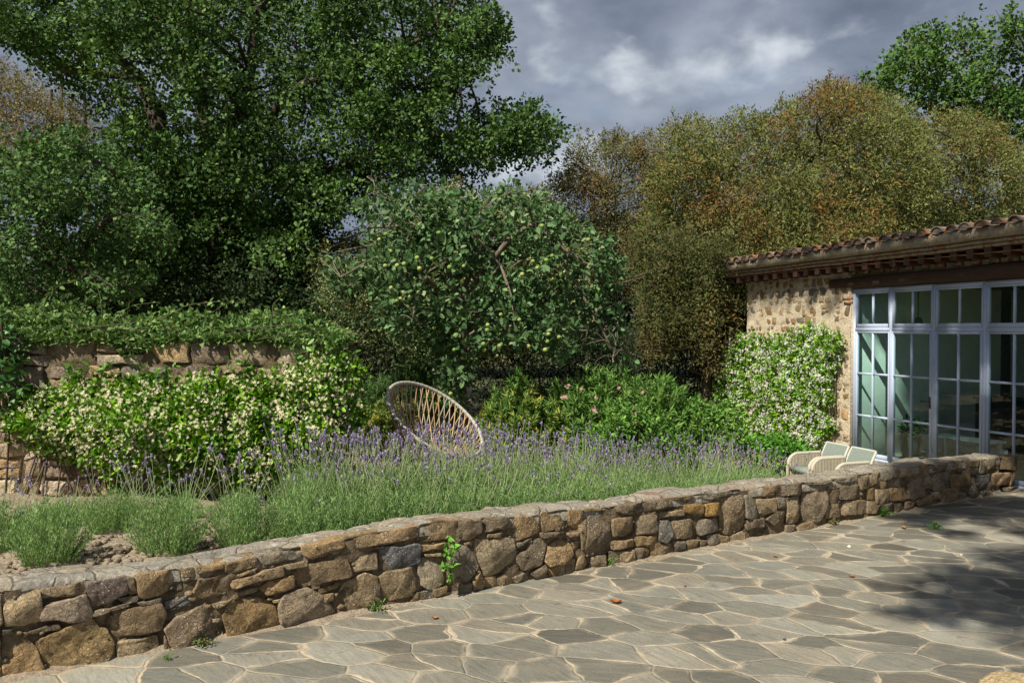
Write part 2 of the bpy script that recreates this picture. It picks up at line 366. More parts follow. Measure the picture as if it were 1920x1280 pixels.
def m_brick(t):
    c = obc(t); b = t.noise(c, 10, 6, .7); e = t.noise(c, 35, 5, .7)
    x = t.mix(t.mr(b, .40, .55), attr(t), (.37, .32, .235))
    x = t.mix(1, x, t.ramp(e, [(.3, (.65, .63, .6)), (.65, (1.15, 1.13, 1.1))]), 'MULTIPLY')
    return princ(t, x, .92, e, .8, .015, spec=.15)
mat('cornice_brick', m_brick)
def m_glass(t):
    ge = t.node('ShaderNodeNewGeometry'); cs_ = t.math('ABSOLUTE', t.vmath('DOT_PRODUCT', ge.outputs['Normal'], ge.outputs['Incoming'], out=1))
    fr = t.math('ADD', .075, t.math('MULTIPLY', .92, t.math('POWER', t.math('SUBTRACT', 1.0, cs_, clamp=True), 4.5)), clamp=True)
    tr = t.node('ShaderNodeBsdfTransparent', {'Color': (.64, .82, .79, 1)}).outputs[0]
    gl = t.node('ShaderNodeBsdfGlossy', {'Color': (.9, 1, .95, 1), 'Roughness': 0.0}).outputs[0]
    return t.node('ShaderNodeMixShader', {0: fr, 1: tr, 2: gl}).outputs[0]
mat('window_glass', m_glass)
flat('plaster', (.78, .82, .76), .9, 6, .08, .2)
flat('inner_floor', (.30, .25, .19), .6, 5, .2, .2)
flat('dark_iron', (.025, .024, .023), .45)

# ================================================================== GROUND
WA, WB = .58666, 6.5623                         # low wall foot line: Y = WA*X + WB
WD = np.array([1, WA])/math.hypot(1, WA); WN = np.array([WD[1], -WD[0]])      # along, outward (towards the patio)
HO = np.array([4.61, 15.70]); HT = np.array([.373, -.928]); HT /= np.linalg.norm(HT); HN = np.array([HT[1], -HT[0]])  # house corner, along, outward
def wdist(x, y): return (y-WA*x-WB)/math.hypot(1, WA)       # metres behind the low wall's face
def hout(x, y): return (x-HO[0])*HN[0]+(y-HO[1])*HN[1]      # metres out from the house front
def sstep(x, a, b): t = np.clip((x-a)/(b-a), 0, 1); return t*t*(3-2*t)
def soilz(x, y):
    x = np.asarray(x, float); y = np.asarray(y, float)
    z = np.clip(.43-.058*(x+3), .12, .46)
    z = z-(z+.09)*(1-sstep(hout(x, y), .2, 2.2))*(1-sstep(hout(x, y)*0+x, 9, 10))
    return z*sstep(wdist(x, y), .02, .2)*1.0-.10*(1-sstep(wdist(x, y), .02, .2))
mb = MB()
g = np.array([(-500, -500, -.13), (500, -500, -.13), (500, 500, -.13), (-500, 500, -.13)]); mb.add(g, [(0, 1, 2, 3)]); 
tag(mb.build('ground', MAT['ground']), kind='structure')
mb = MB(); mb.add([(-14, -14, 0), (22, -14, 0), (22, 18, 0), (-14, 18, 0)], [(0, 1, 2, 3)])
tag(mb.build('patio', MAT['flagstone']), kind='structure')
# garden bed behind the low wall
xs = np.concatenate([np.arange(-12, -5, .25), np.arange(-5, 4, .045), np.arange(4, 7.5, .2)]); ys = np.concatenate([np.arange(4.0, 9, .045), np.arange(9, 26, .25)])
X, Y = np.meshgrid(xs, ys); Z = soilz(X, Y); PP = np.stack([X, Y, Z], -1)
amp = sstep(wdist(X, Y), .1, .4); Z = Z+amp*(.020*nz(PP, 9, 0, 3)+.03*nz(PP, 2, 1, 2)); PP[..., 2] = Z
nx, ny = len(xs), len(ys); idx = np.arange(nx*ny).reshape(ny, nx)
q = np.stack([idx[:-1, :-1], idx[:-1, 1:], idx[1:, 1:], idx[1:, :-1]], -1).reshape(-1, 4)
cx = X[:-1, :-1].ravel(); cy = Y[:-1, :-1].ravel(); q = q[(wdist(cx, cy) > .12)]
mb = MB(); mb.add(PP.reshape(-1, 3), q)
tag(mb.build('soil', MAT['soil'], smooth=True), kind='structure')
mb = MB()
for i in range(1500):
    px = random.uniform(-30, 520); s_ = random.uniform(0, 1); 
    x = random.uniform(-4.6, -1.0); d = random.uniform(.36, 1.5)**1; y = WA*x+WB+d*math.hypot(1, WA)
    r = abs(random.gauss(.012, .010))+.005
    c = .9+.35*random.random()
    mb.ball((x, y, float(soilz(x, y))+r*.3), (r*random.uniform(.8, 1.5), r, r*.75), 6, jit=.35)
tag(mb.build('soil_clods', MAT['soil']), 'dry crumbly clods of earth lying on the flower bed beside the low stone wall', 'soil', kind='stuff')

# ================================================================== STONES
STONE_COL = [(.26, .192, .112), (.225, .168, .102), (.20, .162, .112), (.27, .19, .10), (.19, .168, .128), (.245, .19, .12), (.175, .14, .095), (.31, .245, .155)]
def densify(poly, step):
    out = []; n_ = len(poly)
    for i in range(n_):
        a, b = np.array(poly[i]), np.array(poly[(i+1) % n_]); m = max(1, int(round(np.linalg.norm(b-a)/step)))
        for k in range(m): out.append(a+(b-a)*k/m)
    return np.array(out)
def chaikin(p, r=.22):
    a = p*(1-r)+np.roll(p, -1, 0)*r; b = p*r+np.roll(p, -1, 0)*(1-r)
    return np.stack([a, b], 1).reshape(-1, 2)
def stone(mb, poly, fr, col, out=.04, back=.12, rough=.012, seed=0, shrink=.0, round_=.2):
    """poly in (s, z) of a wall face; fr maps (s, out, z) to the world"""
    p = np.array(poly, float); ar = .5*np.sum(p[:, 0]*np.roll(p[:, 1], -1)-np.roll(p[:, 0], -1)*p[:, 1])
    if ar < 0: p = p[::-1]
    p = chaikin(p, round_*.7); size = max(np.ptp(p[:, 0]), np.ptp(p[:, 1])); p = densify(p, max(.018, size/16))
    c = p.mean(0); m = len(p)
    sd = rng.uniform(0, 100, 3)
    j = nz(np.c_[p*9, np.zeros(m)]+sd, 1, seed % 4, 3)[:, None]; p = p+unit(p-c)*(j*min(.009, size*.05)-shrink)
    ins = min(.013, size*.07)
    dist = np.linalg.norm(p-c, axis=1, keepdims=True)
    rings = [(0, 0, -back), (0, 0, -.012), (0, .05, out*.8), (0, .22, out*.97), (0, 1.0, out), (.14, 0, out*1.03), (.28, 0, out*1.05), (.42, 0, out*1.06), (.57, 0, out*1.07), (.72, 0, out*1.08), (.86, 0, out*1.08), (1, 0, out*1.08)]
    V = []; tilt = rng.normal(0, .05, 2); fa = rng.uniform(0, 6.28, 6); fsl = rng.uniform(.05, .30, 6); foff = rng.uniform(.10, .42, 6)*size*.5
    for f_, k, o_ in rings:
        q_ = p+(c-p)*np.minimum(k*ins/dist, .8) if f_ == 0 else p+(c-p)*(f_*(1-2.2*ins/size)+2.2*ins/size if f_ < 1 else .995)
        oo = np.full(m, o_, float)
        if o_ > out*.6:
            oo += rough*(nz(np.c_[q_*7, np.zeros(m)]+sd, 1, 1, 3))+(q_-c)@tilt
            for a_, k_, b_ in zip(fa, fsl, foff): oo -= k_*np.maximum((q_-c)@np.array([math.cos(a_), math.sin(a_)])-b_, 0)*.7
            ff = nz(np.c_[q_*4.0, np.zeros(m)]+sd*2, 1, 2, 1); oo += rough*.9*np.round(ff*1.5)/1.5
        V.append(fr(q_[:, 0], oo, q_[:, 1]))
    V = np.concatenate(V); k = len(rings)
    i = (np.arange(k-1)[:, None]*m+np.arange(m)); jn = (np.arange(k-1)[:, None]*m+(np.arange(m)+1) % m)
    mb.add(V, np.stack([i, jn, jn+m, i+m], -1).reshape(-1, 4), col)
def rubble(s0, s1, z0, z1, hmin, hmax, wmin, wmax, gap, jit):
    """loose courses of irregular quads"""
    out = []; z = z0; 
    while z < z1-.02:
        h = min(random.uniform(hmin, hmax), z1-z); 
        if z1-z-h < hmin*.6: h = z1-z
        s = s0-random.uniform(0, wmax)
        while s < s1:
            w_ = random.uniform(wmin, wmax)*(.7+.6*(h-hmin)/(hmax-hmin+1e-6)); a, b = max(s, s0)+gap/2, min(s+w_, s1)-gap/2
            s += w_
            if b-a < .05: continue
            rows = [(z+gap/2, z+h-gap/2)]
            if h > hmin*1.5 and random.random() < .35:
                k = z+h*random.uniform(.35, .65); rows = [(z+gap/2, k-gap/3), (k+gap/3, z+h-gap/2)]
            for lo, hi in rows:
                J = lambda: random.uniform(-jit, jit)
                pl = [(a+J(), lo+J()), ((a+b)/2+J(), lo+J()), (b+J(), lo+J()), (b+J(), (lo+hi)/2+J()), (b+J(), hi+J()), ((a+b)/2+J(), hi+J()), (a+J(), hi+J()), (a+J(), (lo+hi)/2+J())]
                out.append(pl)
        z += h
    return out

# ------------------------------------------------------------------ low wall, stone for stone
SA = '''0,640 190,625 200,780 110,815 10,815|205,625 440,575 440,640 270,662 215,645|205,770 225,710 430,645 460,750 440,775 340,788 290,775 210,785|445,590 635,560 645,640 575,670 560,690 462,715 445,650|640,560 680,560 700,640 655,655|690,545 905,515 922,625 730,672 705,650|925,505 985,495 990,550 930,555|995,495 1150,485 1140,510 1010,540|985,640 1020,570 1150,540 1185,620 1160,645 980,682|1150,485 1310,455 1320,500 1170,545 1150,530|1325,440 1540,400 1545,460 1350,495|1550,395 1765,360 1772,400 1600,465 1550,445|1175,580 1440,500 1450,550 1190,620|1455,495 1575,475 1570,500 1460,520|1515,530 1600,490 1780,460 1798,550 1530,612|1325,620 1370,580 1500,550 1505,610 1370,652|1200,635 1315,615 1320,635 1210,662|1090,700 1200,665 1215,680 1100,722|835,690 965,650 972,705 845,740|540,800 590,735 810,697 835,745 815,830 600,872 565,855|465,750 480,730 640,695 650,710 470,762|130,845 290,800 300,830 140,862|600,670 700,660 690,685 640,695|195,890 370,800 465,770 500,820 540,830 577,900 570,950 520,1000 230,1062 210,990|0,870 100,838 160,930 215,1030 215,1060 0,1097|0,830 50,830 45,850 0,858|585,900 790,860 822,965 590,1010|845,830 900,770 1060,698 1125,770 1128,870 1110,905 910,945 870,900|835,860 870,930 850,960 830,930|1140,760 1180,690 1320,665 1400,700 1432,790 1410,820 1200,872 1160,860|1430,770 1435,700 1470,650 1570,620 1640,650 1715,730 1700,750 1560,790 1490,832 1435,800|1635,620 1740,595 1740,620 1640,645|1720,680 1770,590 1870,540 1935,560 1955,700 1830,735 1740,750|1655,655 1710,645 1710,680 1665,690|1395,680 1450,670 1445,685 1400,692|-260,700 -10,650 -10,800 -250,830|-260,850 -15,815 -15,1000 -250,1060|-240,1080 -15,1030 -15,1110 -230,1150|-520,760 -280,700 -275,860 -500,900|-500,930 -280,880 -280,1100 -500,1130|1200,880 1320,850 1340,870 1210,905|1220,560 1300,530 1310,515 1215,545|700,690 820,665 815,690 720,705|1600,600 1640,597 1640,615 1605,622'''
SB = '''-145,360 215,280 222,340 190,365 -110,410 -145,395|240,275 435,255 440,360 235,372|445,260 555,250 555,320 500,365 445,365|560,255 690,245 695,300 570,320|700,255 855,240 855,330 740,365 695,330|870,215 1000,210 1000,300 880,325 870,290|1005,210 1080,200 1080,270 1050,305 1010,290|1085,200 1215,180 1210,210 1090,222|1225,180 1375,160 1380,205 1300,225 1225,215|1385,155 1530,140 1535,185 1470,210 1400,220|35,405 237,390 240,480 130,520 35,522|-115,480 12,435 18,515 -100,530|245,395 368,380 370,408 250,425|262,440 340,432 345,447 270,455|390,370 435,362 435,395 395,402|25,560 60,535 190,505 215,560 218,620 190,650 90,682 50,660|230,480 260,460 350,455 360,520 355,590 300,620 240,600|0,600 25,570 42,640 40,690 0,705|380,430 420,395 480,400 530,450 540,500 500,560 440,600 390,570|522,370 715,355 750,515 700,530 575,555 540,460|735,385 815,355 810,370 735,410|740,440 790,420 815,370 890,360 880,420 860,490 770,522 745,480|880,470 905,400 965,355 1020,385 1028,440 1000,480 900,500|865,330 980,325 980,345 870,355|1000,330 1060,325 1055,345 1005,350|1105,260 1125,240 1215,238 1225,420 1200,435 1110,450 1090,420|1050,260 1100,245 1090,400 1075,410 1060,330|1030,380 1060,370 1062,410 1035,418|1040,520 1050,470 1075,440 1112,495 1080,520|1120,460 1200,440 1200,500 1125,512|1232,260 1330,250 1348,300 1340,345 1240,350|1350,245 1455,235 1460,325 1360,340|1230,375 1345,362 1345,400 1235,415|1355,350 1460,345 1455,385 1355,400|1220,430 1265,430 1260,485 1225,490|1270,425 1345,415 1345,480 1270,488|1350,410 1395,405 1395,470 1350,475|1400,405 1428,405 1425,455 1405,460|1430,395 1475,385 1475,450 1440,458|1480,395 1530,390 1530,440 1480,447|1465,275 1530,270 1535,330 1510,380 1475,370|1545,270 1635,255 1645,340 1600,358 1550,355|1460,225 1590,210 1590,235 1470,255|1605,185 1700,180 1700,230 1650,235 1605,220|1705,180 1780,170 1785,235 1705,245|1660,265 1770,250 1780,310 1680,345|1790,160 1900,138 1915,290 1870,320 1830,340 1790,310|1545,375 1605,370 1605,410 1560,430|1615,370 1680,365 1680,405 1620,418|1725,345 1785,335 1785,385 1730,395|1685,370 1715,368 1715,400 1690,402|575,570 640,555 640,605 580,615|645,560 705,540 700,590 660,608|715,560 790,530 800,570 730,590|810,540 885,490 895,530 850,568|905,520 945,505 950,545 910,555|955,500 985,495 985,535 955,545|990,480 1035,470 1030,520 995,535|505,580 540,520 575,580 560,620 515,625|435,600 505,590 505,635 435,645|310,625 375,605 375,640 320,655|245,640 305,625 305,665 245,670|190,680 220,640 240,640 235,675|1535,140 1650,125 1655,150 1590,165 1545,160|1660,120 1800,105 1890,95 1890,120 1740,155 1670,150|1790,345 1830,350 1840,380 1795,388|1840,345 1900,325 1920,320 1920,360 1845,370|470,385 515,372 512,392 480,395|590,335 660,325 655,350 585,355'''
SD = '''335,1005 465,985 475,1020 420,1055 340,1060|480,985 610,960 615,1000 580,1050 465,1060|620,955 765,945 770,970 700,990 625,990|785,945 920,915 930,960 860,975 785,975|935,920 995,910 1000,1000 940,1020|1000,915 1065,905 1065,985 1005,1000|1075,895 1170,885 1170,930 1080,965|1175,885 1250,875 1245,935 1180,950|1255,880 1320,870 1390,860 1370,905 1260,930|1395,855 1490,840 1490,880 1400,905|1495,850 1560,840 1570,890 1500,900|1565,835 1660,825 1650,880 1570,885|1560,890 1650,885 1650,930 1560,925|1665,825 1705,820 1705,915 1660,920|1710,830 1775,825 1775,890 1715,900|1780,810 1875,805 1878,900 1790,895|1745,925 1840,915 1850,990 1750,995|1845,910 1878,905 1875,990 1850,995|1645,935 1730,930 1730,1020 1650,1025|1600,950 1640,940 1640,1025 1600,1025|1490,930 1595,925 1595,990 1530,1010 1495,1000|1370,960 1410,920 1490,900 1470,960 1430,1020 1390,1025|1330,940 1370,935 1375,1010 1330,1010|1240,975 1310,950 1325,960 1325,1050 1260,1085 1230,1070|1110,955 1185,950 1180,995 1115,1005|1070,975 1105,970 1105,1005 1075,1010|1125,1010 1230,1005 1225,1080 1130,1090|1040,1020 1120,1015 1120,1095 1040,1105|985,1020 1035,1010 1035,1080 990,1080|820,1000 980,990 980,1070 830,1080|745,1005 815,1000 815,1090 750,1105|600,1060 640,1010 735,1010 740,1120 700,1205 610,1210 595,1130|505,1070 590,1060 590,1215 510,1225|440,1070 500,1070 500,1120 450,1130|330,1080 435,1070 435,1150 350,1175 330,1140|250,1060 325,1060 325,1190 255,1190|250,1205 370,1195 370,1240 260,1265|380,1200 440,1150 490,1150 495,1220 420,1230|740,1115 820,1105 820,1180 745,1195|825,1090 985,1085 985,1160 830,1175|990,1090 1040,1090 1040,1160 990,1165|1045,1110 1150,1100 1150,1145 1050,1165|1155,1105 1210,1095 1210,1150 1155,1155|1215,1095 1270,1090 1275,1135 1215,1145|1275,1085 1360,1050 1370,1090 1290,1115|1375,1035 1425,1030 1425,1075 1380,1080|1430,1015 1530,1005 1530,1080 1435,1100|1535,1040 1590,1035 1590,1075 1535,1085|1600,1035 1660,1030 1660,1065 1600,1075|1670,1030 1730,1025 1730,1055 1675,1060|1810,1010 1878,1000 1878,1025 1815,1030|560,1235 640,1210 690,1215 690,1245 570,1270|500,1235 550,1230 550,1270 500,1280'''
def wall_sz(px, py):
    """photo pixel -> (distance along, height) on the low wall's face"""
    t = (px-960)/F; Yw = WB/(1-WA*t); x = t*Yw
    return (x*WD[0]+(Yw-WB)*WD[1], HC-(py-HY)/F*Yw)
def wfr(s, o, z):
    s, o, z = np.broadcast_arrays(np.asarray(s, float), np.asarray(o, float), np.asarray(z, float))
    return np.stack([WD[0]*s+WN[0]*o, WB+WD[1]*s+WN[1]*o, z], -1)
prof = np.array([(-4.6, .555), (-3.4, .545), (-2.8, .525), (-2.3, .51), (-1.8, .545), (-1.45, .56), (-.9, .592), (-.5, .595), (0, .56), (.68, .548), (1, .521), (1.7, .535), (3.2, .507), (4.0, .482), (4.9, .50), (6.2, .488), (7.15, .453)])
def topz(s): return np.interp(s, prof[:, 0], prof[:, 1])
specials = {('a', 3): (.17, .135, .115), ('a', 2): (.27, .22, .17), ('a', 30): (.33, .27, .19), ('a', 29): (.27, .19, .095), ('a', 27): (.26, .20, .135), ('b', 10): (.165, .17, .175), ('b', 16): (.29, .25, .185), ('b', 44): (.30, .19, .07), ('b', 43): (.26, .17, .07), ('b', 40): (.19, .18, .16), ('a', 23): (.26, .19, .095), ('b', 19): (.24, .20, .135), ('d', 16): (.34, .24, .15), ('d', 18): (.18, .18, .175), ('a', 18): (.18, .18, .17)}
mb = MB(); k = 0
for key, src, (ox, oy, sc_) in (('a', SA, (0, 880, .36458)), ('b', SB, (700, 880, .36458)), ('d', SD, (1320, 600, .3125))):
    for i, st_ in enumerate(src.split('|')):
        pl = []
        for pr in st_.split():
            x, y = map(float, pr.split(',')); s, z = wall_sz(ox+x*sc_, oy+y*sc_); pl.append((s, z))
        pl = np.array(pl); c = pl.mean(0); size = np.ptp(pl, axis=0).max()
        tp = topz(c[0]); top = pl[:, 1].max() > tp-.035
        pl = c+(pl-c)*(1.06 if size > .12 else 1.2)
        pl[:, 1] = np.clip(pl[:, 1], -.03, topz(pl[:, 0])-.003)
        col = np.array(specials.get((key, i), STONE_COL[int(rng.integers(len(STONE_COL)))]))*rng.uniform(.92, 1.18)
        stone(mb, pl, wfr, col, out=random.uniform(.006, .020) if size > .12 else random.uniform(-.004, .010), back=.16, rough=.012 if size > .15 else .006, seed=k, round_=.09); k += 1
# stones of the end return and the hidden back
for pl in rubble(-.36, -.02, 0, .45, .12, .2, .15, .3, .02, .01):
    fr2 = lambda s, o, z: np.stack([WD[0]*(7.27+o)+WN[0]*s, WB+WD[1]*(7.27+o)+WN[1]*s, np.asarray(z, float)], -1)
    stone(mb, pl, fr2, STONE_COL[int(rng.integers(8))], out=.015, back=.1, seed=k); k += 1
wall_face = mb.build('wall_stones', MAT['stone'], smooth=True)
# small chips wedged in the joints
mb = MB()
for i in range(750):
    s = random.uniform(-4.4, 7.2); z = random.uniform(.0, topz(s)-.06); r = random.uniform(.008, .026)
    p = wfr(s, -.045+random.uniform(0, .03), z); mb.ball(p, (r*random.uniform(1, 2), r, r*random.uniform(.6, 1)), 6, np.array(STONE_COL[int(rng.integers(8))])*.9, jit=.3)
chips = mb.build('joint_chips', MAT['stone'])
# mortar core with a rough face
S_ = np.arange(-4.6, 7.26, .03); zz = np.linspace(-.03, 1, 18)
SS, TT = np.meshgrid(S_, zz); HH = (topz(SS)-.02)*np.clip(TT, 0, 1)+np.minimum(TT, 0)
pp = wfr(SS, -.035, HH); o_ = .022*nz(pp, 11, 2, 3); V = wfr(SS, -.022+o_*.8, HH)
m1, m2 = SS.shape; idx = np.arange(m1*m2).reshape(m1, m2); q = np.stack([idx[:-1, :-1], idx[:-1, 1:], idx[1:, 1:], idx[1:, :-1]], -1).reshape(-1, 4)
mb = MB(); mb.add(V, q)
for a, b in ((-4.6, 7.25),):
    for z0, z1, oo in ((-.1, .44, -.34),):
        c0 = wfr(a, -.06, 0); V8 = [wfr(a, -.34, -.1), wfr(b, -.34, -.1), wfr(b, -.07, -.1), wfr(a, -.07, -.1), wfr(a, -.34, .42), wfr(b, -.34, .42), wfr(b, -.07, .42), wfr(a, -.07, .42)]
        mb.add(np.array(V8), [(0, 3, 2, 1), (4, 5, 6, 7), (0, 1, 5, 4), (1, 2, 6, 5), (2, 3, 7, 6), (3, 0, 4, 7)])
core = mb.build('mortar', MAT['joint'], smooth=True)
# coping surface: slabs with slightly different levels, a ragged back edge and a skirt
S_ = np.arange(-4.6, 7.30, .025); T_ = np.array([0, .0, .02, .05, .09, .13, .17, .21, .25, .29, .32, .345, .36, .365, .365])
drop = np.array([.10, .030, .008, 0, 0, 0, 0, 0, 0, 0, 0, .006, .022, .06, .25])
SS, TT = np.meshgrid(S_, T_)
sites = np.array([(random.uniform(-4.8, 7.5), random.uniform(-.05, .4)) for _ in range(52)]); lev = rng.uniform(-.018, .018, len(sites)); tl = rng.normal(0, .03, (len(sites), 2))
d2 = (SS[..., None]-sites[:, 0])**2+((TT[..., None]-sites[:, 1])*1.6)**2; kk = d2.argmin(-1); ds = np.sort(d2, -1); edge = np.sqrt(ds[..., 1])-np.sqrt(ds[..., 0])
hz = lev[kk]+(SS-sites[kk, 0])*tl[kk, 0]+(TT-sites[kk, 1])*tl[kk, 1]-.022*np.exp(-(edge/.02)**2)
base_ = wfr(SS, -TT, 0); hz = hz+.008*nz(base_, 8, 0, 3)
fade = np.clip((TT-.0)/.05, 0, 1)
wig = .020*nz(wfr(S_, 0, 0), 5, 3, 3)[None]*1.0; wb = .022*nz(wfr(S_+50, 0, 0), 4, 1, 3)[None]
ofs = -TT+np.where(TT < .03, -.014+wig*.3, 0)+np.where(TT > .3, wb, 0)*np.clip((TT-.25)/.1, 0, 1)
V = wfr(SS, ofs, topz(SS)+.006+hz*np.clip(fade+.3, 0, 1)-drop[:, None])
m1, m2 = SS.shape; idx = np.arange(m1*m2).reshape(m1, m2); q = np.stack([idx[:-1, :-1], idx[:-1, 1:], idx[1:, 1:], idx[1:, :-1]], -1).reshape(-1, 4)
mb = MB(); mb.add(V, q); cop = mb.build('coping', MAT['coping'], smooth=True)
lw = empty('low_stone_wall', (1.0, WB+WA, 0), label='low dry stone wall with a rough flat coping running along the edge of the flagstone patio', cat='wall')
rebase(lw, [wall_face, chips, core, cop])

# dirt fillet along the wall foot
mb = MB(); S_ = np.arange(-4.5, 7.3, .03); T_ = np.linspace(0, 1, 7); SS, TT = np.meshgrid(S_, T_)
wdt = .03+.05*nz(wfr(S_, 0, 0), 2.5, 1, 3)[None]; hgt = .016+.012*nz(wfr(S_, 0, 0), 3.5, 2, 3)[None]
V = wfr(SS, -.02+TT*(wdt+.03), hgt*(1-TT)**1.6+.004-TT*.006+.004*nz(wfr(SS, TT, 0), 14, 0, 2)*(1-TT))
m1, m2 = SS.shape; idx = np.arange(m1*m2).reshape(m1, m2); q = np.stack([idx[:-1, :-1], idx[1:, :-1], idx[1:, 1:], idx[:-1, 1:]], -1).reshape(-1, 4)
mb.add(V, q); tag(mb.build('dirt', MAT['soil'], smooth=True), kind='structure')

# ------------------------------------------------------------------ tall left wall (under the ivy)
TY = 7.9
def tfr(s, o, z):
    s, o, z = np.broadcast_arrays(np.asarray(s, float), np.asarray(o, float), np.asarray(z, float)); return np.stack([s, TY-o+0*s, z], -1)
mb = MB()
for pl in rubble(-7.4, -1.98, .2, 1.985, .10, .24, .16, .42, .022, .022):
    stone(mb, pl, tfr, np.array([(.26, .20, .14), (.24, .18, .12), (.34, .25, .14), (.22, .19, .16), (.40, .34, .25), (.21, .165, .13), (.30, .24, .17)][int(rng.integers(7))])*rng.uniform(.85, 1.2)*(1.35 if np.mean([v[1] for v in pl]) < 1.15 else 1.1), out=random.uniform(.012, .04), back=.1, rough=.012, round_=.09)  # lower stones lightened: paler stone, plus stronger light put into the colour
tw1 = mb.build('wall_stones', MAT['stone'], smooth=True)
fr2 = lambda s, o, z: np.stack([-1.95+np.asarray(o, float)+0*np.asarray(s), TY+np.asarray(s, float), np.asarray(z, float)], -1)
mb = MB()
for pl in rubble(.02, .50, .2, 1.985, .10, .24, .16, .3, .02, .015):
    stone(mb, pl, fr2, np.array(STONE_COL[int(rng.integers(8))]), out=.02, back=.08, rough=.01)
tw3 = mb.build('wall_end', MAT['stone'], smooth=True)
mb = MB(); mb.box((-7.5, TY+.01, 0), (-1.96, TY+.5, 1.965))
S2, Z2 = np.meshgrid(np.arange(-7.5, -1.93, .04), np.arange(0, 1.98, .04)); pv = tfr(S2, 0, Z2); V = tfr(S2, -.005+.02*nz(pv, 9, 1, 3), Z2)
m1, m2 = S2.shape; idx = np.arange(m1*m2).reshape(m1, m2); mb.add(V, np.stack([idx[:-1, :-1], idx[:-1, 1:], idx[1:, 1:], idx[1:, :-1]], -1).reshape(-1, 4))
tw2 = mb.build('mortar', MAT['joint'])
tw = empty('tall_stone_wall', (-4.7, TY, .2), label='tall rubble stone wall at the left, half hidden under ivy and white jasmine', cat='wall'); rebase(tw, [tw1, tw2, tw3])
#@@HOUSE<
# ================================================================== HOUSE (local x = along the front towards the camera, y = inwards, z = up)
HM = Matrix(((HT[0], -HN[0], 0, HO[0]), (HT[1], -HN[1], 0, HO[1]), (0, 0, 1, 0), (0, 0, 0, 1)))
house = bpy.data.objects.new('stone_house', None); C.objects.link(house); house.matrix_world = HM
tag(house, 'stone farmhouse with terracotta roof tiles and a tall pale blue glazed front at the right', 'house')
bpy.context.view_layer.update()
def hp(mb, name, m, parent=house, **kw):
    return mb.build(name, MAT[m], parent, **kw)
X0, X1, TOPZ = 2.66, 6.72, 2.77          # window opening along the front, head height
def hfr(s, o, z):
    s, o, z = np.broadcast_arrays(np.asarray(s, float), np.asarray(o, float), np.asarray(z, float)); return np.stack([s, -o, z], -1)
mb = MB()
def slab(a, b):   # mortar face grid on a box
    mb.box(a, b)
S2, Z2 = np.meshgrid(np.arange(0, 2.68, .035), np.arange(-.1, 3.2, .035)); S2 = np.minimum(S2, X0); pv = hfr(S2, 0, Z2); V = hfr(S2, .006*nz(pv, 7, 1, 3)+.006*nz(pv, 17, 2, 2), Z2)
m1, m2 = S2.shape; idx = np.arange(m1*m2).reshape(m1, m2); mb.add(V, np.stack([idx[:-1, :-1], idx[:-1, 1:], idx[1:, 1:], idx[1:, :-1]], -1).reshape(-1, 4))
mb.box((0, .012, -.1), (X0-.005, .44, 3.2)); mb.box((X1, .0, -.1), (9.5, .44, 3.2)); mb.box((X0-.005, .05, 2.96), (X1, .44, 3.2))
mb.box((-.001, .44, -.1), (.40, 5.0, 3.2)); mb.box((.40, 4.6, -.1), (9.5, 5.0, 3.2)); mb.box((9.1, .44, -.1), (9.5, 4.6, .55)); mb.box((9.1, .44, 2.6), (9.5, 4.6, 3.2))  # unseen near end left open, added to let sky light into the room
hp(mb, 'wall', 'lime_mortar')
mb = MB(); HC_ = [(.30, .21, .12), (.36, .28, .18), (.19, .145, .095), (.25, .16, .085), (.42, .36, .27), (.20, .18, .15), (.30, .24, .17), (.38, .26, .14)]
for pl in rubble(.02, X0-.02, .0, 3.0, .11, .22, .10, .25, .03, .022):
    if random.random() < .10: continue
    big = random.random() < .4
    stone(mb, pl, hfr, np.array(HC_[int(rng.integers(8))])*rng.uniform(.85, 1.15), out=random.uniform(.004, .011), back=.03, rough=.006, shrink=random.uniform(-.004, .008), round_=.12)
hp(mb, 'wall_stones', 'house_stone', smooth=True)
mb = MB()   # brick quoins at the jamb
for z in (2.52, 2.59): mb.box((X0-.14-.05*(z > 2.55), -.018, z), (X0-.004, .1, z+.055), (.40, .12, .06))
hp(mb, 'jamb_bricks', 'cornice_brick')
for s in np.arange(X0-.05, 9.4, .28): mb = MB(); mb.box((s, -.012, 3.0), (s+.13, .04, 3.062), np.array((.36, .115, .06))*random.uniform(.75, 1.15)); hp(mb, 'infill_brick', 'cornice_brick')
# cornice: three stepped brick courses and a rendered fascia, rising slightly to the right
rise = .0125
def hz_(s, z): return z+rise*np.asarray(s)
mb = MB()
SG = np.arange(-.28, 9.6, .06); wob = .006*nz(np.c_[SG*2, SG*0, SG*0], 1, 0, 3)
for z0, z1, out, c in ((3.125, 3.165, .285, (.30, .12, .07)), (3.178, 3.215, .32, (.32, .14, .08)), (3.232, 3.37, .37, (.29, .235, .165))):
    A = np.stack([SG, np.full_like(SG, -out)+wob, hz_(SG, z0)+wob], -1); B = A.copy(); B[:, 2] = hz_(SG, z1)+wob*.6; B[:, 1] -= .006
    Cc = B.copy(); Cc[:, 1] = .2; D = A.copy(); D[:, 1] = .2
    V = np.stack([A, B, Cc, D], 1).reshape(-1, 3); i = np.arange(len(SG)-1)*4
    mb.add(V, np.concatenate([np.stack([i+a, i+b, i+4+b, i+4+a], -1) for a, b in ((1, 0), (2, 1), (0, 3))]), c); mb.add(V[:4], [(0, 1, 2, 3)], c)
hp(mb, 'cornice', 'cornice_brick')
mb = MB()
A = np.stack([SG, np.full_like(SG, -.272), hz_(SG, 3.118)], -1)
mb.box((-.26, -.265, 3.118), (9.5, .1, 3.124), (.30, .15, .07)); hp(mb, 'soffit_tiles', 'generic')
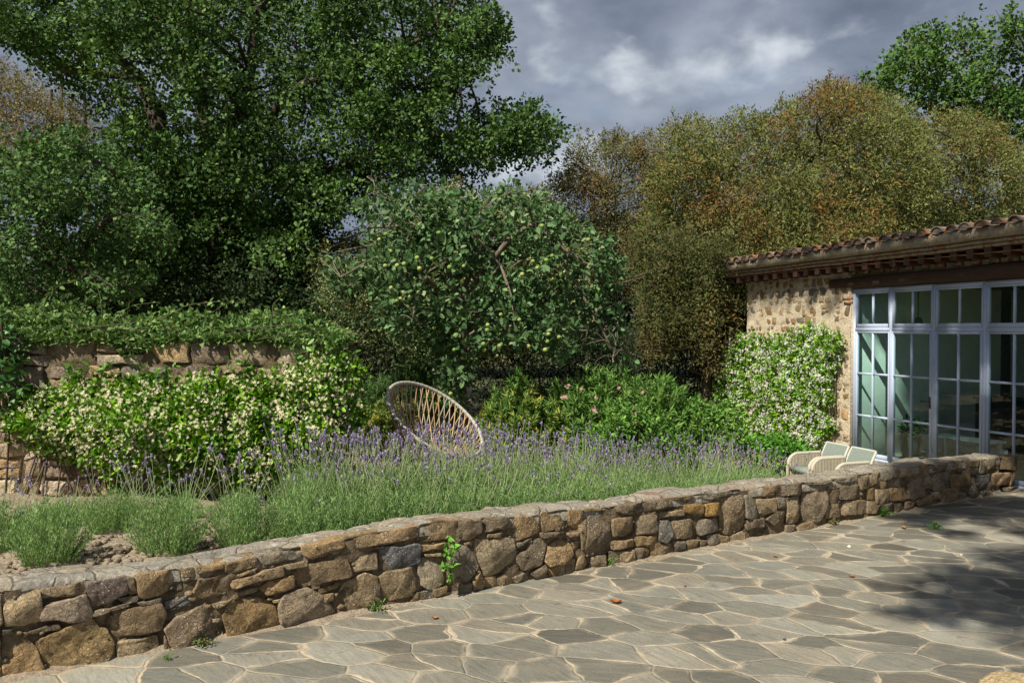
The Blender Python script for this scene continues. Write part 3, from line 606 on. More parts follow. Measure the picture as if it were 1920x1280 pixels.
mb = MB()   # recessed mortar between the courses
for z0, z1, out in ((3.163, 3.180, .27), (3.213, 3.236, .30)):
    A = np.stack([SG, np.full_like(SG, -out), hz_(SG, z0)], -1); B = A.copy(); B[:, 2] = hz_(SG, z1)
    V = np.stack([A, B], 1).reshape(-1, 3); i = np.arange(len(SG)-1)*2; mb.add(V, np.stack([i, i+2, i+3, i+1], -1), (.2, .16, .11))
hp(mb, 'course_joint', 'generic')
for i in range(36):
    s = -.20+.262*i+random.uniform(-.012, .012); mb = MB(); h = .118
    c = np.array((.062, .026, .016))*random.uniform(.8, 1.2)
    y0 = -.262+random.uniform(-.008, .008); z0 = float(hz_(s, 2.998)); b = .008
    prof_ = [(s-.052, z0+b), (s-.052+b, z0), (s+.052-b, z0), (s+.052, z0+b), (s+.052, z0+h+.01), (s-.052, z0+h+.01)]
    V = [(x, y0, z) for x, z in prof_]+[(x, .12, z) for x, z in prof_]
    for a in range(6): mb.add([V[a], V[(a+1) % 6], V[(a+1) % 6+6], V[a+6]], [(0, 3, 2, 1)], c)
    mb.add(V[:6], [(0, 1, 2, 3, 4, 5)], (.075, .042, .030))
    hp(mb, 'corbel', 'wood')
# lintel: a rough hewn log
mb = MB(); SL = np.linspace(2.22, 7.4, 60); ce = np.stack([SL, np.full_like(SL, .03), np.interp(SL, [2.2, 3, 5.5, 7.4], [2.865, 2.875, 2.885, 2.89])+.006*nz(np.c_[SL, SL*0, SL*0], 2, 0, 2)], -1)
th = np.arange(12)/12*2*np.pi; rr = np.interp(SL, [2.2, 3, 5.6, 7.4], [.078, .09, .108, .115])
prf = np.stack([np.sign(np.cos(th))*np.abs(np.cos(th))**.6, np.sign(np.sin(th))*np.abs(np.sin(th))**.6], -1)
V = ce[:, None]+rr[:, None, None]*(prf[None, :, 0:1]*np.array([0, 1.15, 0])+prf[None, :, 1:2]*np.array([0, 0, 1.])); V = V+.006*nz(V*np.array([.5, 2, 2]), 6, 1, 3)[..., None]*np.array([0, 1, 1])
i = np.arange(59)[:, None]*12+np.arange(12); j = np.arange(59)[:, None]*12+(np.arange(12)+1) % 12
mb.add(V, np.stack([i, i+12, j+12, j], -1).reshape(-1, 4), (.060, .034, .022)); mb.add(V[0], [tuple(range(12))], (.10, .07, .045))
hp(mb, 'lintel_beam', 'wood', smooth=False)
# roof: bed, under tiles and rows of half round tiles
sl = math.tan(R(4.5))
mb = MB(); Zr = lambda s, y: hz_(s, 3.385)+(np.asarray(y)+.40)*sl
for y0, y1 in ((-.37, 5.3),):
    V = [(-.30, y0, Zr(-.3, y0)), (9.6, y0, Zr(9.6, y0)), (9.6, y1, Zr(9.6, y1)), (-.30, y1, Zr(-.3, y1))]; V += [(x, y, z-.06) for x, y, z in V]
    mb.add(V, [(0, 1, 2, 3), (0, 4, 5, 1), (3, 7, 4, 0), (2, 6, 7, 3), (1, 5, 6, 2)], (.34, .16, .10))
row = np.arange(-.25, 9.5, .232); a = np.linspace(0, np.pi, 9)
for s in row:
    s = s+random.uniform(-.012, .012); c = np.array((.30, .14, .085))*random.uniform(.7, 1.2); first = True
    y = -.425+random.uniform(-.035, .02)
    while y < 5.0:
        r0 = random.uniform(.084, .096); r1 = r0*.82; ln = .42; dz = .024 if not first else .0
        ang = random.uniform(-.03, .03)
        def ring(r, yy, up): return np.stack([s+ang*(yy-y)+np.cos(a)*r, np.full(9, yy), Zr(s, yy)+up+np.sin(a)*r*.92-.006], -1)
        o0, o1 = ring(r0, y, .022), ring(r1, y+ln, .0); i0 = ring(r0-.014, y, .022)
        V = np.concatenate([o0, o1, i0]); q = np.arange(8)
        mb.add(V, np.concatenate([np.stack([q, q+1, q+10, q+9], -1), np.stack([q+18, q+19, q+1, q], -1)]), c*random.uniform(.85, 1.15))
        if first:   # mortar plug closing the tile end
            pl_ = ring(r0-.012, y+.03+random.uniform(-.02, .02), .020); V = np.concatenate([pl_, [(s, y+.015, Zr(s, y)+.0)]]); mb.add(V, np.stack([q, q+1, np.full(8, 9)], -1), (.17, .155, .135))
        y += ln-.09; first = False
hp(mb, 'roof', 'roof_tile', smooth=False)
# glazed front
BL = (.42, .49, .63)
def bar(mb, a, b, w_, d0, d1, vert=True, z=None, bev=.008):
    """frame bar in the window plane. a..b is its span, z its centre line"""
    if vert: x0, x1, z0, z1 = z-w_/2, z+w_/2, a, b
    else: x0, x1, z0, z1 = a, b, z-w_/2, z+w_/2
    fx, fz = (bev, 0) if vert else (0, bev)
    V = [(x0, d1, z0), (x1, d1, z0), (x1, d1, z1), (x0, d1, z1), (x0, d0+bev, z0), (x1, d0+bev, z0), (x1, d0+bev, z1), (x0, d0+bev, z1), (x0+fx, d0, z0+fz), (x1-fx, d0, z0+fz), (x1-fx, d0, z1-fz), (x0+fx, d0, z1-fz)]
    mb.add(V, [(0, 1, 5, 4), (1, 2, 6, 5), (2, 3, 7, 6), (3, 0, 4, 7), (4, 5, 9, 8), (5, 6, 10, 9), (6, 7, 11, 10), (7, 4, 8, 11), (8, 9, 10, 11)], BL)
MX = [X0+.03, 3.43, 4.215, 5.03, 5.86, 6.69]
FD = .035                                # depth of the frame's face behind the wall face
mb = MB()
for i, x in enumerate(MX): bar(mb, .0, 2.76, .05 if i in (0, 5) else .052, FD, FD+.09, True, x)
for a, b in zip(MX[:-1], MX[1:]):
    bar(mb, a+.025, b-.025, .055, FD+.003, FD+.08, False, 2.735); bar(mb, a+.026, b-.026, .055, FD+.004, FD+.08, False, 2.095); bar(mb, a+.026, b-.026, .05, FD+.002, FD+.10, False, .0)
mb.box((X0, FD-.03, -.14), (X1, FD+.1, -.027), BL)
hp(mb, 'window_frame', 'painted')
def sash(i, z0, z1, rows, door=False, fm=.034):
    a, b = MX[i]+.024, MX[i+1]-.024; mb = MB(); d0 = FD+(.012 if not door else -.006); e = .002
    bb = fm*1.0
    bar(mb, z0+e, z1-e, fm, d0, d0+.05, True, a+fm/2); bar(mb, z0+e, z1-e, fm, d0, d0+.05, True, b-fm/2)
    bar(mb, a+fm, b-fm, fm, d0+.001, d0+.05, False, z1-fm/2-e); bar(mb, a+fm, b-fm, bb+.03, d0+.001, d0+.05, False, z0+(bb+.03)/2+e)
    bar(mb, z0+bb+.03, z1-fm, .032, d0+.004, d0+.04, True, (a+b)/2, .009)
    for r in rows:
        for xa, xb in ((a+fm, (a+b)/2-.016), ((a+b)/2+.016, b-fm)): bar(mb, xa, xb, .034, d0+.004, d0+.04, False, r, .009)
    o = hp(mb, 'door' if door else 'window', 'painted')
    g_ = MB(); g_.add([(a+fm*.5, d0+.025, z0+.02), (b-fm*.5, d0+.025, z0+.02), (b-fm*.5, d0+.025, z1-.02), (a+fm*.5, d0+.025, z1-.02)], [(0, 1, 2, 3)])
    gp = g_.build('pane', MAT['window_glass'], o)
    return o, a, b, d0
for i in range(5):
    sash(i, 2.12, 2.71, ())
for i in (0, 3, 4): sash(i, .03, 2.07, (.69, 1.375))
for i in (1, 2):
    o, a, b, d0 = sash(i, .03, 2.07, (.69, 1.375), True, .040)
    if i == 1:
        mb = MB(); xh = b-.018; mb.box((xh-.014, d0-.012, .93), (xh+.014, d0-.0005, 1.10)); mb.tube([(xh, d0-.008, 1.03), (xh, d0-.055, 1.03), (xh-.02, d0-.06, 1.03), (xh-.12, d0-.058, 1.025)], .009, 8)
        mb.ball((xh, d0-.014, .96), .009, 6)
        mb.build('handle', MAT['dark_iron'], o)
        for zz_ in (1.62, .30): mb = MB(); mb.tube([(xh+.034, d0-.008, zz_-.05), (xh+.034, d0-.008, zz_+.05)], .010, 7, BL); mb.build('hinge', MAT['painted'], o)
# the room behind the glass
mb = MB(); e = .01
mb.box((X0-.004, .135, .0), (X0+.012, 4.56, 2.95), (1, 1, 1)); mb.box((.43, 4.56, .0), (9.09, 4.59, 2.95)); mb.box((9.06, .45, 0), (9.09, 4.56, .55)); mb.box((.41, .45, 2.95), (9.09, 4.59, 2.99))
mb.box((X1+.01, .445, 0), (9.06, .47, 2.95))
hp(mb, 'inner_wall', 'plaster')
mb = MB(); mb.box((.41, .20, -.08), (9.09, 4.59, -.012)); hp(mb, 'inner_floor', 'inner_floor')
for k_ in range(9):
    mb = MB(); x = .9+k_*.92; mb.box((x, .46, 2.80), (x+.12, 4.55, 2.945), (.16, .11, .07)); hp(mb, 'ceiling_beam', 'wood')
for cx_ in (6.6, 8.1):     # arched inner doors on the back wall
    mb = MB(); a_ = np.linspace(0, np.pi, 17); w0, w1 = .62, .72; zc = 1.5; yb = 4.555
    oi = np.r_[[(cx_-w0, 0)], np.c_[cx_-w0*np.cos(a_), zc+w0*np.sin(a_)*1.1], [(cx_+w0, 0)]]; oo_ = np.r_[[(cx_-w1, 0)], np.c_[cx_-w1*np.cos(a_), zc+w1*np.sin(a_)*1.1], [(cx_+w1, 0)]]
    m_ = len(oi); V = np.concatenate([np.c_[oi[:, 0], np.full(m_, yb-.05), oi[:, 1]], np.c_[oo_[:, 0], np.full(m_, yb-.05), oo_[:, 1]], np.c_[oi[:, 0], np.full(m_, yb+.002), oi[:, 1]], np.c_[oo_[:, 0], np.full(m_, yb+.002), oo_[:, 1]]])
    q_ = np.arange(m_-1); mb.add(V, np.concatenate([np.stack([q_, q_+1, q_+1+m_, q_+m_], -1), np.stack([q_+2*m_, q_+2*m_+1, q_+1, q_], -1), np.stack([q_+m_, q_+m_+1, q_+3*m_+1, q_+3*m_], -1)]), (.75, .8, .75))
    mb.box((cx_-.03, yb-.03, 0), (cx_+.03, yb-.002, zc+w0), (.7, .75, .7))
    o = hp(mb, 'inner_door', 'painted'); mb = MB(); mb.tube([(cx_+.06, yb-.03, 1.0), (cx_+.06, yb-.07, 1.0), (cx_+.17, yb-.07, 1.0)], .01, 6); mb.build('handle', MAT['dark_iron'], o)
def H(x, y, z): return HM@Vector((x, y, z))
hrz = math.atan2(HT[1], HT[0])
# things in the room
t = empty('wall_lamp', H(2.93, 1.2, 2.10), hrz, label='small dark metal lamp with a bell shade seen through the upper glass', cat='lamp')
mb = MB(); a_ = [(.015, .20), (.05, .19), (.075, .12), (.11, .0)]; th = np.arange(14)/14*2*np.pi
V = np.array([[(r*math.cos(x), r*math.sin(x), z) for x in th] for r, z in a_]).reshape(-1, 3); i = np.arange(3)[:, None]*14+np.arange(14); j = np.arange(3)[:, None]*14+(np.arange(14)+1) % 14
mb.add(V, np.stack([i, j, j+14, i+14], -1).reshape(-1, 4), (.10, .13, .12)); mb.build('lamp_shade', MAT['generic'], t)
mb = MB(); mb.tube([(0, 0, .19), (0, 0, .55), (0, 0, .80)], .008, 6, (.03, .03, .03)); mb.build('rod', MAT['generic'], t)
t = empty('bench', H(3.62, .75, 0), hrz, label='low white painted bench with slatted seat behind the glass doors', cat='bench')
mb = MB(); 
for k_ in range(4): mb.box((-.1+0*k_, .0+.1*k_, .40), (.95, .08+.1*k_, .43), (.75, .78, .78))
mb.build('seat', MAT['generic'], t)
for x in (-.05, .85):
    for y in (.02, .30): mb = MB(); mb.box((x, y, -.01), (x+.05, y+.05, .40), (.7, .73, .73)); mb.build('leg', MAT['generic'], t)
mb = MB(); mb.box((-.1, .385, .16), (.95, .405, .30), (.7, .73, .73)); mb.build('stretcher', MAT['generic'], t)
t = empty('stove', H(3.75, 1.9, 0), hrz, label='black iron stove standing in the room behind the white bench', cat='stove')
mb = MB(); mb.box((-.3, 0, .12), (.3, .5, .95), (.03, .03, .03)); mb.box((-.33, -.02, .95), (.33, .52, .99), (.04, .04, .04)); mb.build('body', MAT['generic'], t)
mb = MB(); mb.box((-.2, -.02, .3), (.2, -.001, .75), (.06, .05, .04)); mb.build('stove_door', MAT['generic'], t)
for x in (-.25, .2): mb = MB(); mb.box((x, .05, 0), (x+.05, .45, .12), (.03, .03, .03)); mb.build('leg', MAT['generic'], t)
mb = MB(); mb.tube([(0, .3, .99), (0, .3, 2.0), (0, .3, 2.94)], .07, 12, (.04, .04, .04)); mb.build('flue_pipe', MAT['generic'], t)
t = empty('potted_plant', H(3.05, .9, 0), hrz, label='dark potted plant on the floor inside the leftmost glass bay', cat='plant')
mb = MB(); mb.tube([(0, 0, -.01), (0, 0, .15), (0, 0, .34)], [.11, .15, .17], 14, (.07, .08, .07)); mb.build('pot', MAT['generic'], t)
mb = MB(); tufts(mb, np.array([0, 0, .46])+sph(26)*[.15, .15, .12], 8, .08, .11, .4, 'oval', [(.04, .10, .03), (.07, .16, .04)], [1, 1]); mb.build('foliage', MAT['leaf'], t)
#@@HOUSE>
#@@PLANTS<
# ================================================================== TREES
def samp(poly, n, margin=0):
    poly = np.array(poly, float); lo, hi = poly.min(0), poly.max(0); out = []
    while sum(map(len, out)) < n:
        q = rng.uniform(lo, hi, (n*2, 2)); out.append(q[inpoly(q, poly)])
    return np.concatenate(out)[:n]
def cents(poly, n, yfun, mind):
    out = []; tries = 0
    while len(out) < n and tries < n*40:
        tries += 1; q = samp(poly, 1)[0]; Yd = yfun(*q); p = P(q[0], q[1], Yd)
        if all(np.linalg.norm((p-o)*[1, .7, 1.2]) > mind for o in out): out.append(p)
    return np.array(out)
def clip(pos, poly, holes=(), soft=0):
    q = proj(pos)
    if soft: q = q+soft*np.stack([nz(pos*[1, .3, 1], 1.6, 0, 3), nz(pos*[1, .3, 1], 1.6, 1, 3)], -1)
    k = inpoly(q, poly) if poly is not None else np.ones(len(q), bool)
    for h in holes: k &= ~inpoly(q, h)
    return k
def crown(mb, cs, r, nt, k, ln, wd, tpl, cols, w, poly=None, holes=(), soft=0, size=.16, flat_=.72, gap=None, tcol=None, lo=.35, colvar=.16):
    n_ = len(cs); c = np.repeat(cs, nt, 0); d = sph(n_*nt); rr = np.repeat(r*rng.uniform(.75, 1.25, n_), nt)
    u = rng.uniform(0, 1, n_*nt)**.5; pos = c+d*(rr*(lo+(1-lo)*u)*(1+.4*nz(d*1.3+c, 1.0, 1, 2)))[:, None]*np.array([1.05, 1.05, flat_])
    kp = clip(pos, poly, holes, soft)
    if gap is not None: kp &= nz(pos, gap[0], 2, 2) > gap[1]
    pos = pos[kp]; d = d[kp]
    tc_ = None
    if tcol is not None:
        m = np.clip(.5+nz(pos, tcol[1], 3, 3)*1.3+rng.normal(0, .25, len(pos))-.5+tcol[2], 0, .9); tc_ = (np.array(tcol[0])[rng.integers(0, len(tcol[0]), len(pos))], m)
    tufts(mb, pos, k, size, ln, wd, tpl, cols, w, outdir=d*.7, tuftcol=tc_, colvar=colvar)
    return pos
def limb(mb, a, b, ra, rb, bow=.15, n_=7, col=(.10, .085, .065), wig=.12, sides=7):
    a, b = np.array(a, float), np.array(b, float); t = np.linspace(0, 1, n_)[:, None]; L_ = np.linalg.norm(b-a)
    p = a+(b-a)*t+np.array([0, 0, 1.])*np.sin(t*np.pi)*bow*L_+wig*L_*.25*np.sin(t*np.pi)*np.stack([nz(np.c_[t*2, t*0, t*0]+a, 1, 0, 2), nz(np.c_[t*2, t*0, t*0]+a, 1, 1, 2), nz(np.c_[t*2, t*0, t*0]+a, 1, 2, 2)], -1)
    mb.tube(p, ra+(rb-ra)*t[:, 0]**.8, sides, col); return p
def skeleton(stems, cs, r_end=.02, col=(.10, .085, .065), nmax=60, rstem=None, bow=.10, twigs=2, sub=.45):
    """stems: list of [(points), r0, r1]; a limb runs from the nearest stem point to each clump centre"""
    mb = MB(); nodes = []; rad = []
    for pts, r0, r1 in stems:
        pts = np.array(pts, float); t = np.linspace(0, 1, len(pts)); tt = np.linspace(0, 1, len(pts)*4); pp = np.stack([np.interp(tt, t, pts[:, i]) for i in range(3)], -1)
        pp += .05*r0/.2*np.stack([nz(pp, 1.2, 0, 2), nz(pp, 1.2, 1, 2), 0*tt], -1); rr = r0+(r1-r0)*tt; mb.tube(pp, rr, 10, col); nodes.append(pp); rad.append(rr)
    nodes = np.concatenate(nodes); rad = np.concatenate(rad)
    for c in cs[:nmax]:
        d = np.linalg.norm(nodes-c, axis=1)+np.maximum(nodes[:, 2]-c[2]+.2, 0)*1.5; i = d.argmin(); dist = np.linalg.norm(nodes[i]-c)
        p = limb(mb, nodes[i], c, min(rad[i]*.6, .014+.016*dist), r_end, bow, 8, col, .35)
        for _ in range(twigs):
            e = c+sph(1)[0]*sub*[1, 1, .7]; limb(mb, p[random.choice([4, 5, 6])], e, r_end*.8, r_end*.25, .06, 5, col, .4, 5)
    return mb
OAKC = [(.038, .084, .020), (.052, .108, .026), (.072, .138, .034), (.032, .070, .020), (.105, .17, .048)]; OAKW = [3, 4, 3, 2, 1]
def tree(name, label, cat, base, stems, cs, cw, group=None, leafm='leaf', barkcol=(.10, .085, .065), skel=None, extra=None):
    t = empty(name, base, label=label, cat=cat, group=group)
    tr = skeleton(stems, cs, col=barkcol, **(skel or {})).build('trunk', MAT['bark'], smooth=True)
    cr = cw.build('crown', MAT[leafm]); kids = [tr, cr]+(extra or []); rebase(t, kids); return t
# ---- the big oak
OAK = [(-90, -90), (905, -90), (918, -10), (930, 25), (965, 50), (968, 90), (945, 125), (905, 140), (918, 185), (950, 205), (1000, 205), (1040, 225), (1045, 285), (1015, 322), (965, 300), (930, 345), (880, 352), (845, 330), (790, 345), (730, 365), (690, 385), (640, 400), (600, 430), (560, 520), (400, 560), (250, 560), (200, 350), (215, 240), (140, 170), (70, 150), (40, 90), (-90, 60)]
holes = [[(255, 100), (290, 95), (285, 150), (250, 140)], [(362, 155), (398, 150), (395, 215), (370, 190)], [(408, 205), (438, 200), (440, 250), (412, 245)], [(600, 280), (628, 285), (632, 320), (602, 305)], [(352, 180), (366, 190), (362, 225), (350, 220)], [(700, 55), (730, 50), (725, 75)], [(868, 175), (905, 150), (925, 205), (885, 225)]]
cs = cents(OAK, 92, lambda x, y: 16.4+rng.uniform(-1.6, 1.8)-.4*math.sin(x/170)*1.2, 1.12)
mb = MB(); cb_ = cents(OAK, 84, lambda x, y: 19.6+rng.uniform(-1, 1.2), .95); crown(mb, cb_, 1.0, 60, 9, .105, .8, 'lobe', OAKC, OAKW, OAK, holes, 30, .2, gap=(.85, -.7))
crown(mb, cs, .86, 105, 10, .092, .78, 'lobe', OAKC, OAKW, OAK, holes, 30, .15, flat_=.62, lo=.15, tcol=([(.13, .21, .06), (.10, .19, .05)], 1.1, -.25))
lit_pads = [((300, 440), 15.6), ((380, 360), 15.4), ((560, 345), 15.0), ((640, 260), 14.9), ((700, 215), 15.2), ((620, 380), 14.8), ((480, 380), 15.2), ((760, 290), 15.2), ((850, 60), 15.5), ((760, 120), 15.2), ((150, 60), 15.4), ((230, 40), 15.2), ((350, 70), 15.4), ((980, 250), 16), ((900, 270), 15.6), ((540, 300), 15.2), ((690, 140), 15.3), ((440, 300), 15.4), ((330, 290), 15.2), ((860, 110), 15.5), ((620, 60), 15.6), ((90, 80), 15.6), ((1000, 250), 16.4), ((925, 40), 16), ((820, 210), 15.4), ((500, 440), 15.4)]
pc = np.array([P(a[0], a[1], y) for a, y in lit_pads])
crown(mb, pc, .62, 76, 10, .088, .8, 'lobe', [(.070, .145, .034), (.098, .18, .045), (.055, .115, .03), (.145, .235, .075)], [3, 3, 2, 1], OAK, holes, 22, .15, lo=.1)  # sunlit boughs: the light on them is put into lighter leaf colours
bx = lambda px, py, Y: tuple(P(px, py, Y))
stems = [([bx(420, 760, 17.2), bx(415, 600, 17.2), bx(400, 430, 17.2), bx(330, 330, 17.1), bx(300, 210, 17), bx(270, 150, 17), bx(215, 110, 16.8)], .36, .09),
         ([bx(405, 450, 17.2), bx(395, 300, 17.5), bx(375, 180, 17.5), bx(360, 20, 17.5)], .24, .08),
         ([bx(412, 470, 17.2), bx(440, 330, 16.8), bx(425, 250, 16.6), bx(470, 170, 16.6), bx(490, 20, 16.6)], .24, .08),
         ([bx(440, 330, 16.8), bx(530, 190, 16.0), bx(570, 160, 15.8), bx(640, 140, 15.9), bx(760, 90, 16.2)], .13, .05),
         ([bx(440, 330, 16.8), bx(600, 330, 16.4), bx(760, 260, 16.4), bx(900, 250, 16.5), bx(1000, 240, 16.5)], .13, .03),
         ([bx(760, 90, 16.2), bx(830, 60, 16.4), bx(930, 60, 16.4)], .05, .02), ([bx(270, 150, 17), bx(100, 130, 16.6), bx(20, 60, 16.4)], .09, .03)]
tree('oak_tree', 'huge spreading dark green oak filling the upper left of the view', 'tree', tuple(P(420, 760, 17.2)), stems, cs, mb, barkcol=(.085, .072, .055), skel=dict(nmax=90))
# ---- lower oak in front, at the left
OK2 = [(-90, 275), (20, 255), (60, 262), (140, 250), (190, 275), (230, 285), (265, 335), (300, 380), (330, 440), (300, 520), (240, 560), (100, 610), (-90, 640)]
cs = cents(OK2, 44, lambda x, y: 13.2+rng.uniform(-1.3, 1.6), .78)
mb = MB(); crown(mb, cs, .64, 100, 9, .075, .8, 'lobe', [(.066, .135, .038), (.090, .170, .048), (.050, .105, .032), (.13, .215, .068)], [3, 3, 2, 1], OK2, (), 26, .13, gap=(1.0, -.75), lo=.15, flat_=.62)
tree('oak_tree', 'young oak with low light green boughs behind the ivy covered wall at far left', 'tree', tuple(P(70, 800, 13.4)), [([bx(70, 800, 13.4), bx(80, 600, 13.4), bx(110, 480, 13.3), bx(60, 380, 13.2)], .13, .05), ([bx(90, 560, 13.4), bx(180, 440, 13.2), bx(240, 380, 13)], .08, .03)], cs, mb, skel=dict(nmax=36))
# ---- second oak behind, centre left (dark)
OK3 = [(230, 330), (420, 380), (520, 400), (560, 420), (610, 420), (640, 470), (600, 520), (605, 640), (200, 660), (180, 480)]
cs = cents(OK3, 60, lambda x, y: 19.0+rng.uniform(-1.5, 1.0), .8)
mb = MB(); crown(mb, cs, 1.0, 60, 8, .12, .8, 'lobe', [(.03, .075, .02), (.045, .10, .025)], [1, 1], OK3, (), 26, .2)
tree('oak_tree', 'shaded oak standing behind the big oak, dark above the right end of the ivy', 'tree', tuple(P(500, 730, 19)), [([bx(500, 730, 19), bx(505, 600, 19), bx(470, 480, 19)], .2, .08)], cs, mb, skel=dict(nmax=30))
# ---- far oak at the top right
OK4 = [(1612, 152), (1650, 140), (1662, 105), (1700, 80), (1738, 52), (1762, 62), (1790, 45), (1835, 28), (1850, 60), (1862, 42), (1895, 12), (1930, 40), (1990, 0), (1990, 330), (1890, 300), (1800, 290), (1700, 240), (1650, 200)]
cs = cents(OK4, 60, lambda x, y: 29+rng.uniform(-2.4, 2.4), 1.45)
mb = MB(); crown(mb, cs, 1.15, 100, 8, .14, .8, 'lobe', [(.045, .10, .020), (.065, .135, .026), (.095, .18, .035)], [3, 3, 2], OK4, (), 18, .22, gap=(.6, -.30))
tree('oak_tree', 'bright green oak rising over the brownish evergreens behind the house', 'tree', tuple(P(1905, 700, 29)), [([bx(1905, 700, 29), bx(1900, 400, 29), bx(1880, 250, 29), bx(1850, 160, 29)], .4, .14), ([bx(1900, 300, 29), bx(1830, 200, 28.5), bx(1740, 160, 28.5), bx(1700, 120, 28.5)], .17, .06), ([bx(1880, 250, 29), bx(1930, 120, 29)], .15, .06)], cs, mb, barkcol=(.14, .125, .10), skel=dict(nmax=30, r_end=.03, sub=.5))
# ---- brown flushed evergreens on the right
EVC = [(.130, .155, .050), (.175, .198, .068), (.092, .115, .038), (.23, .25, .105), (.135, .125, .05)]; EVW = [3, 3, 2, 1, 1]
RUST = [(.20, .125, .050), (.17, .115, .045), (.24, .13, .048), (.18, .14, .055)]
def ev(name, label, poly, n, yf, mind, r, nt, base, stems, m_=-.15, k=12, ln=.088, cols=EVC, w=EVW, soft=16, gap=(.8, -.9), group=None, size=.20, col2=RUST):
    cs = cents(poly, n, yf, mind); mb = MB(); crown(mb, cs, r, nt, k, ln, .36, 'rhomb', cols, w, poly, (), soft, size, gap=gap, tcol=(col2, .9, m_), lo=.2, flat_=.8, colvar=.12)
    # upright sprays that break the outline
    top = cs+np.array([0, 0, 1])*r*.5; top = np.repeat(top, 3, 0)+rng.normal(0, r*.5, (len(cs)*3, 3)); top = top[clip(top, poly)]
    st = []
    for p in top[:90]:
        h = random.uniform(.3, .75)*r*.8; dr = unit(np.array([random.gauss(0, .25), random.gauss(0, .25), 1])); st.append(p+dr*h*np.linspace(.1, 1, 9)[:, None])
    st = np.concatenate(st); tufts(mb, st, 5, .07, ln*.9, .34, 'rhomb', [(.11, .15, .06), (.16, .19, .09), (.22, .12, .05)], [2, 2, 1], outdir=np.tile([0, 0, 1.], (len(st), 1)))
    return tree(name, label, 'tree', base, stems, cs, mb, group=group, leafm='leaf_dry', barkcol=(.16, .14, .11), skel=dict(nmax=9 if name == 'thin_tree' else 50, r_end=.02))
E1 = [(1210, 300), (1235, 245), (1300, 222), (1345, 232), (1400, 215), (1440, 225), (1470, 195), (1505, 178), (1530, 165), (1600, 158), (1640, 182), (1700, 212), (1740, 260), (1760, 330), (1740, 430), (1600, 470), (1400, 560), (1330, 640), (1250, 600), (1200, 470)]
ev('evergreen_tree', 'broad brownish evergreen tree flushed with rusty orange behind the tiled roof', E1, 120, lambda x, y: 19.5+rng.uniform(-1.9, 1.9)-(y-300)/200, .88, .80, 150, tuple(P(1420, 720, 19.5)), [([bx(1420, 720, 19.5), bx(1430, 560, 19.5), bx(1450, 430, 19.5), bx(1520, 300, 19.5)], .22, .07), ([bx(1430, 540, 19.5), bx(1350, 400, 19.3), bx(1320, 300, 19.3)], .14, .05)], -.38)
E2 = [(1690, 250), (1745, 205), (1780, 215), (1830, 225), (1870, 245), (1915, 285), (1990, 300), (1990, 560), (1700, 560), (1640, 420)]
ev('evergreen_tree', 'greyer evergreen tree standing over the right end of the roof', E2, 60, lambda x, y: 21.5+rng.uniform(-1.5, 1.5), 1.0, .85, 135, tuple(P(1850, 720, 21.5)), [([bx(1850, 720, 21.5), bx(1845, 500, 21.5), bx(1830, 350, 21.5)], .2, .07)], -.42)
E3 = [(1035, 345), (1062, 300), (1078, 258), (1110, 262), (1150, 255), (1215, 262), (1240, 300), (1250, 380), (1240, 500), (1200, 560), (1120, 540), (1060, 480), (1020, 420)]
ev('evergreen_tree', 'small brown tipped evergreen tree at the left edge of the rusty group', E3, 50, lambda x, y: 21.5+rng.uniform(-1.3, 1.3), .85, .74, 125, tuple(P(1130, 720, 21.5)), [([bx(1130, 720, 21.5), bx(1130, 520, 21.5), bx(1140, 380, 21.5)], .16, .05)], -.40, cols=[(.16, .17, .08), (.20, .21, .11), (.12, .13, .06), (.15, .11, .06)], w=[3, 2, 2, 2])
E4 = [(1175, 450), (1230, 420), (1320, 440), (1400, 480), (1410, 560), (1400, 620), (1370, 700), (1330, 690), (1290, 655), (1240, 680), (1195, 650), (1190, 560)]
ev('evergreen_tree', 'drooping brown leaved evergreen hanging low beside the corner of the house', E4, 60, lambda x, y: 16.9+rng.uniform(-.9, .9), .48, .56, 95, tuple(P(1330, 790, 17)), [([bx(1330, 790, 17), bx(1325, 640, 17), bx(1310, 500, 17)], .13, .05)], -.75, ln=.075, cols=[(.085, .105, .036), (.115, .13, .048), (.066, .084, .03), (.12, .10, .045)], w=[3, 2, 3, 1.5], col2=[(.17, .13, .06), (.14, .115, .055)])
# ---- pale feathery trees behind the apple tree
E5 = [(590, 470), (640, 430), (700, 425), (740, 395), (790, 372), (850, 365), (900, 380), (960, 372), (1010, 362), (1060, 395), (1090, 450), (1100, 560), (1080, 650), (820, 680), (620, 640), (600, 560)]
ev('evergreen_tree', 'pale yellow green feathery tree showing behind the apple tree', E5, 84, lambda x, y: 15.1+rng.uniform(-.8, .9), .58, .62, 85, tuple(P(850, 800, 15.1)), [([bx(850, 800, 15.1), bx(850, 620, 15.1), bx(860, 480, 15.1)], .13, .04)], -.45, cols=[(.28, .33, .14), (.36, .40, .20), (.20, .26, .11), (.13, .18, .07)], w=[3, 2, 3, 1], col2=[(.30, .22, .12), (.26, .28, .14)])
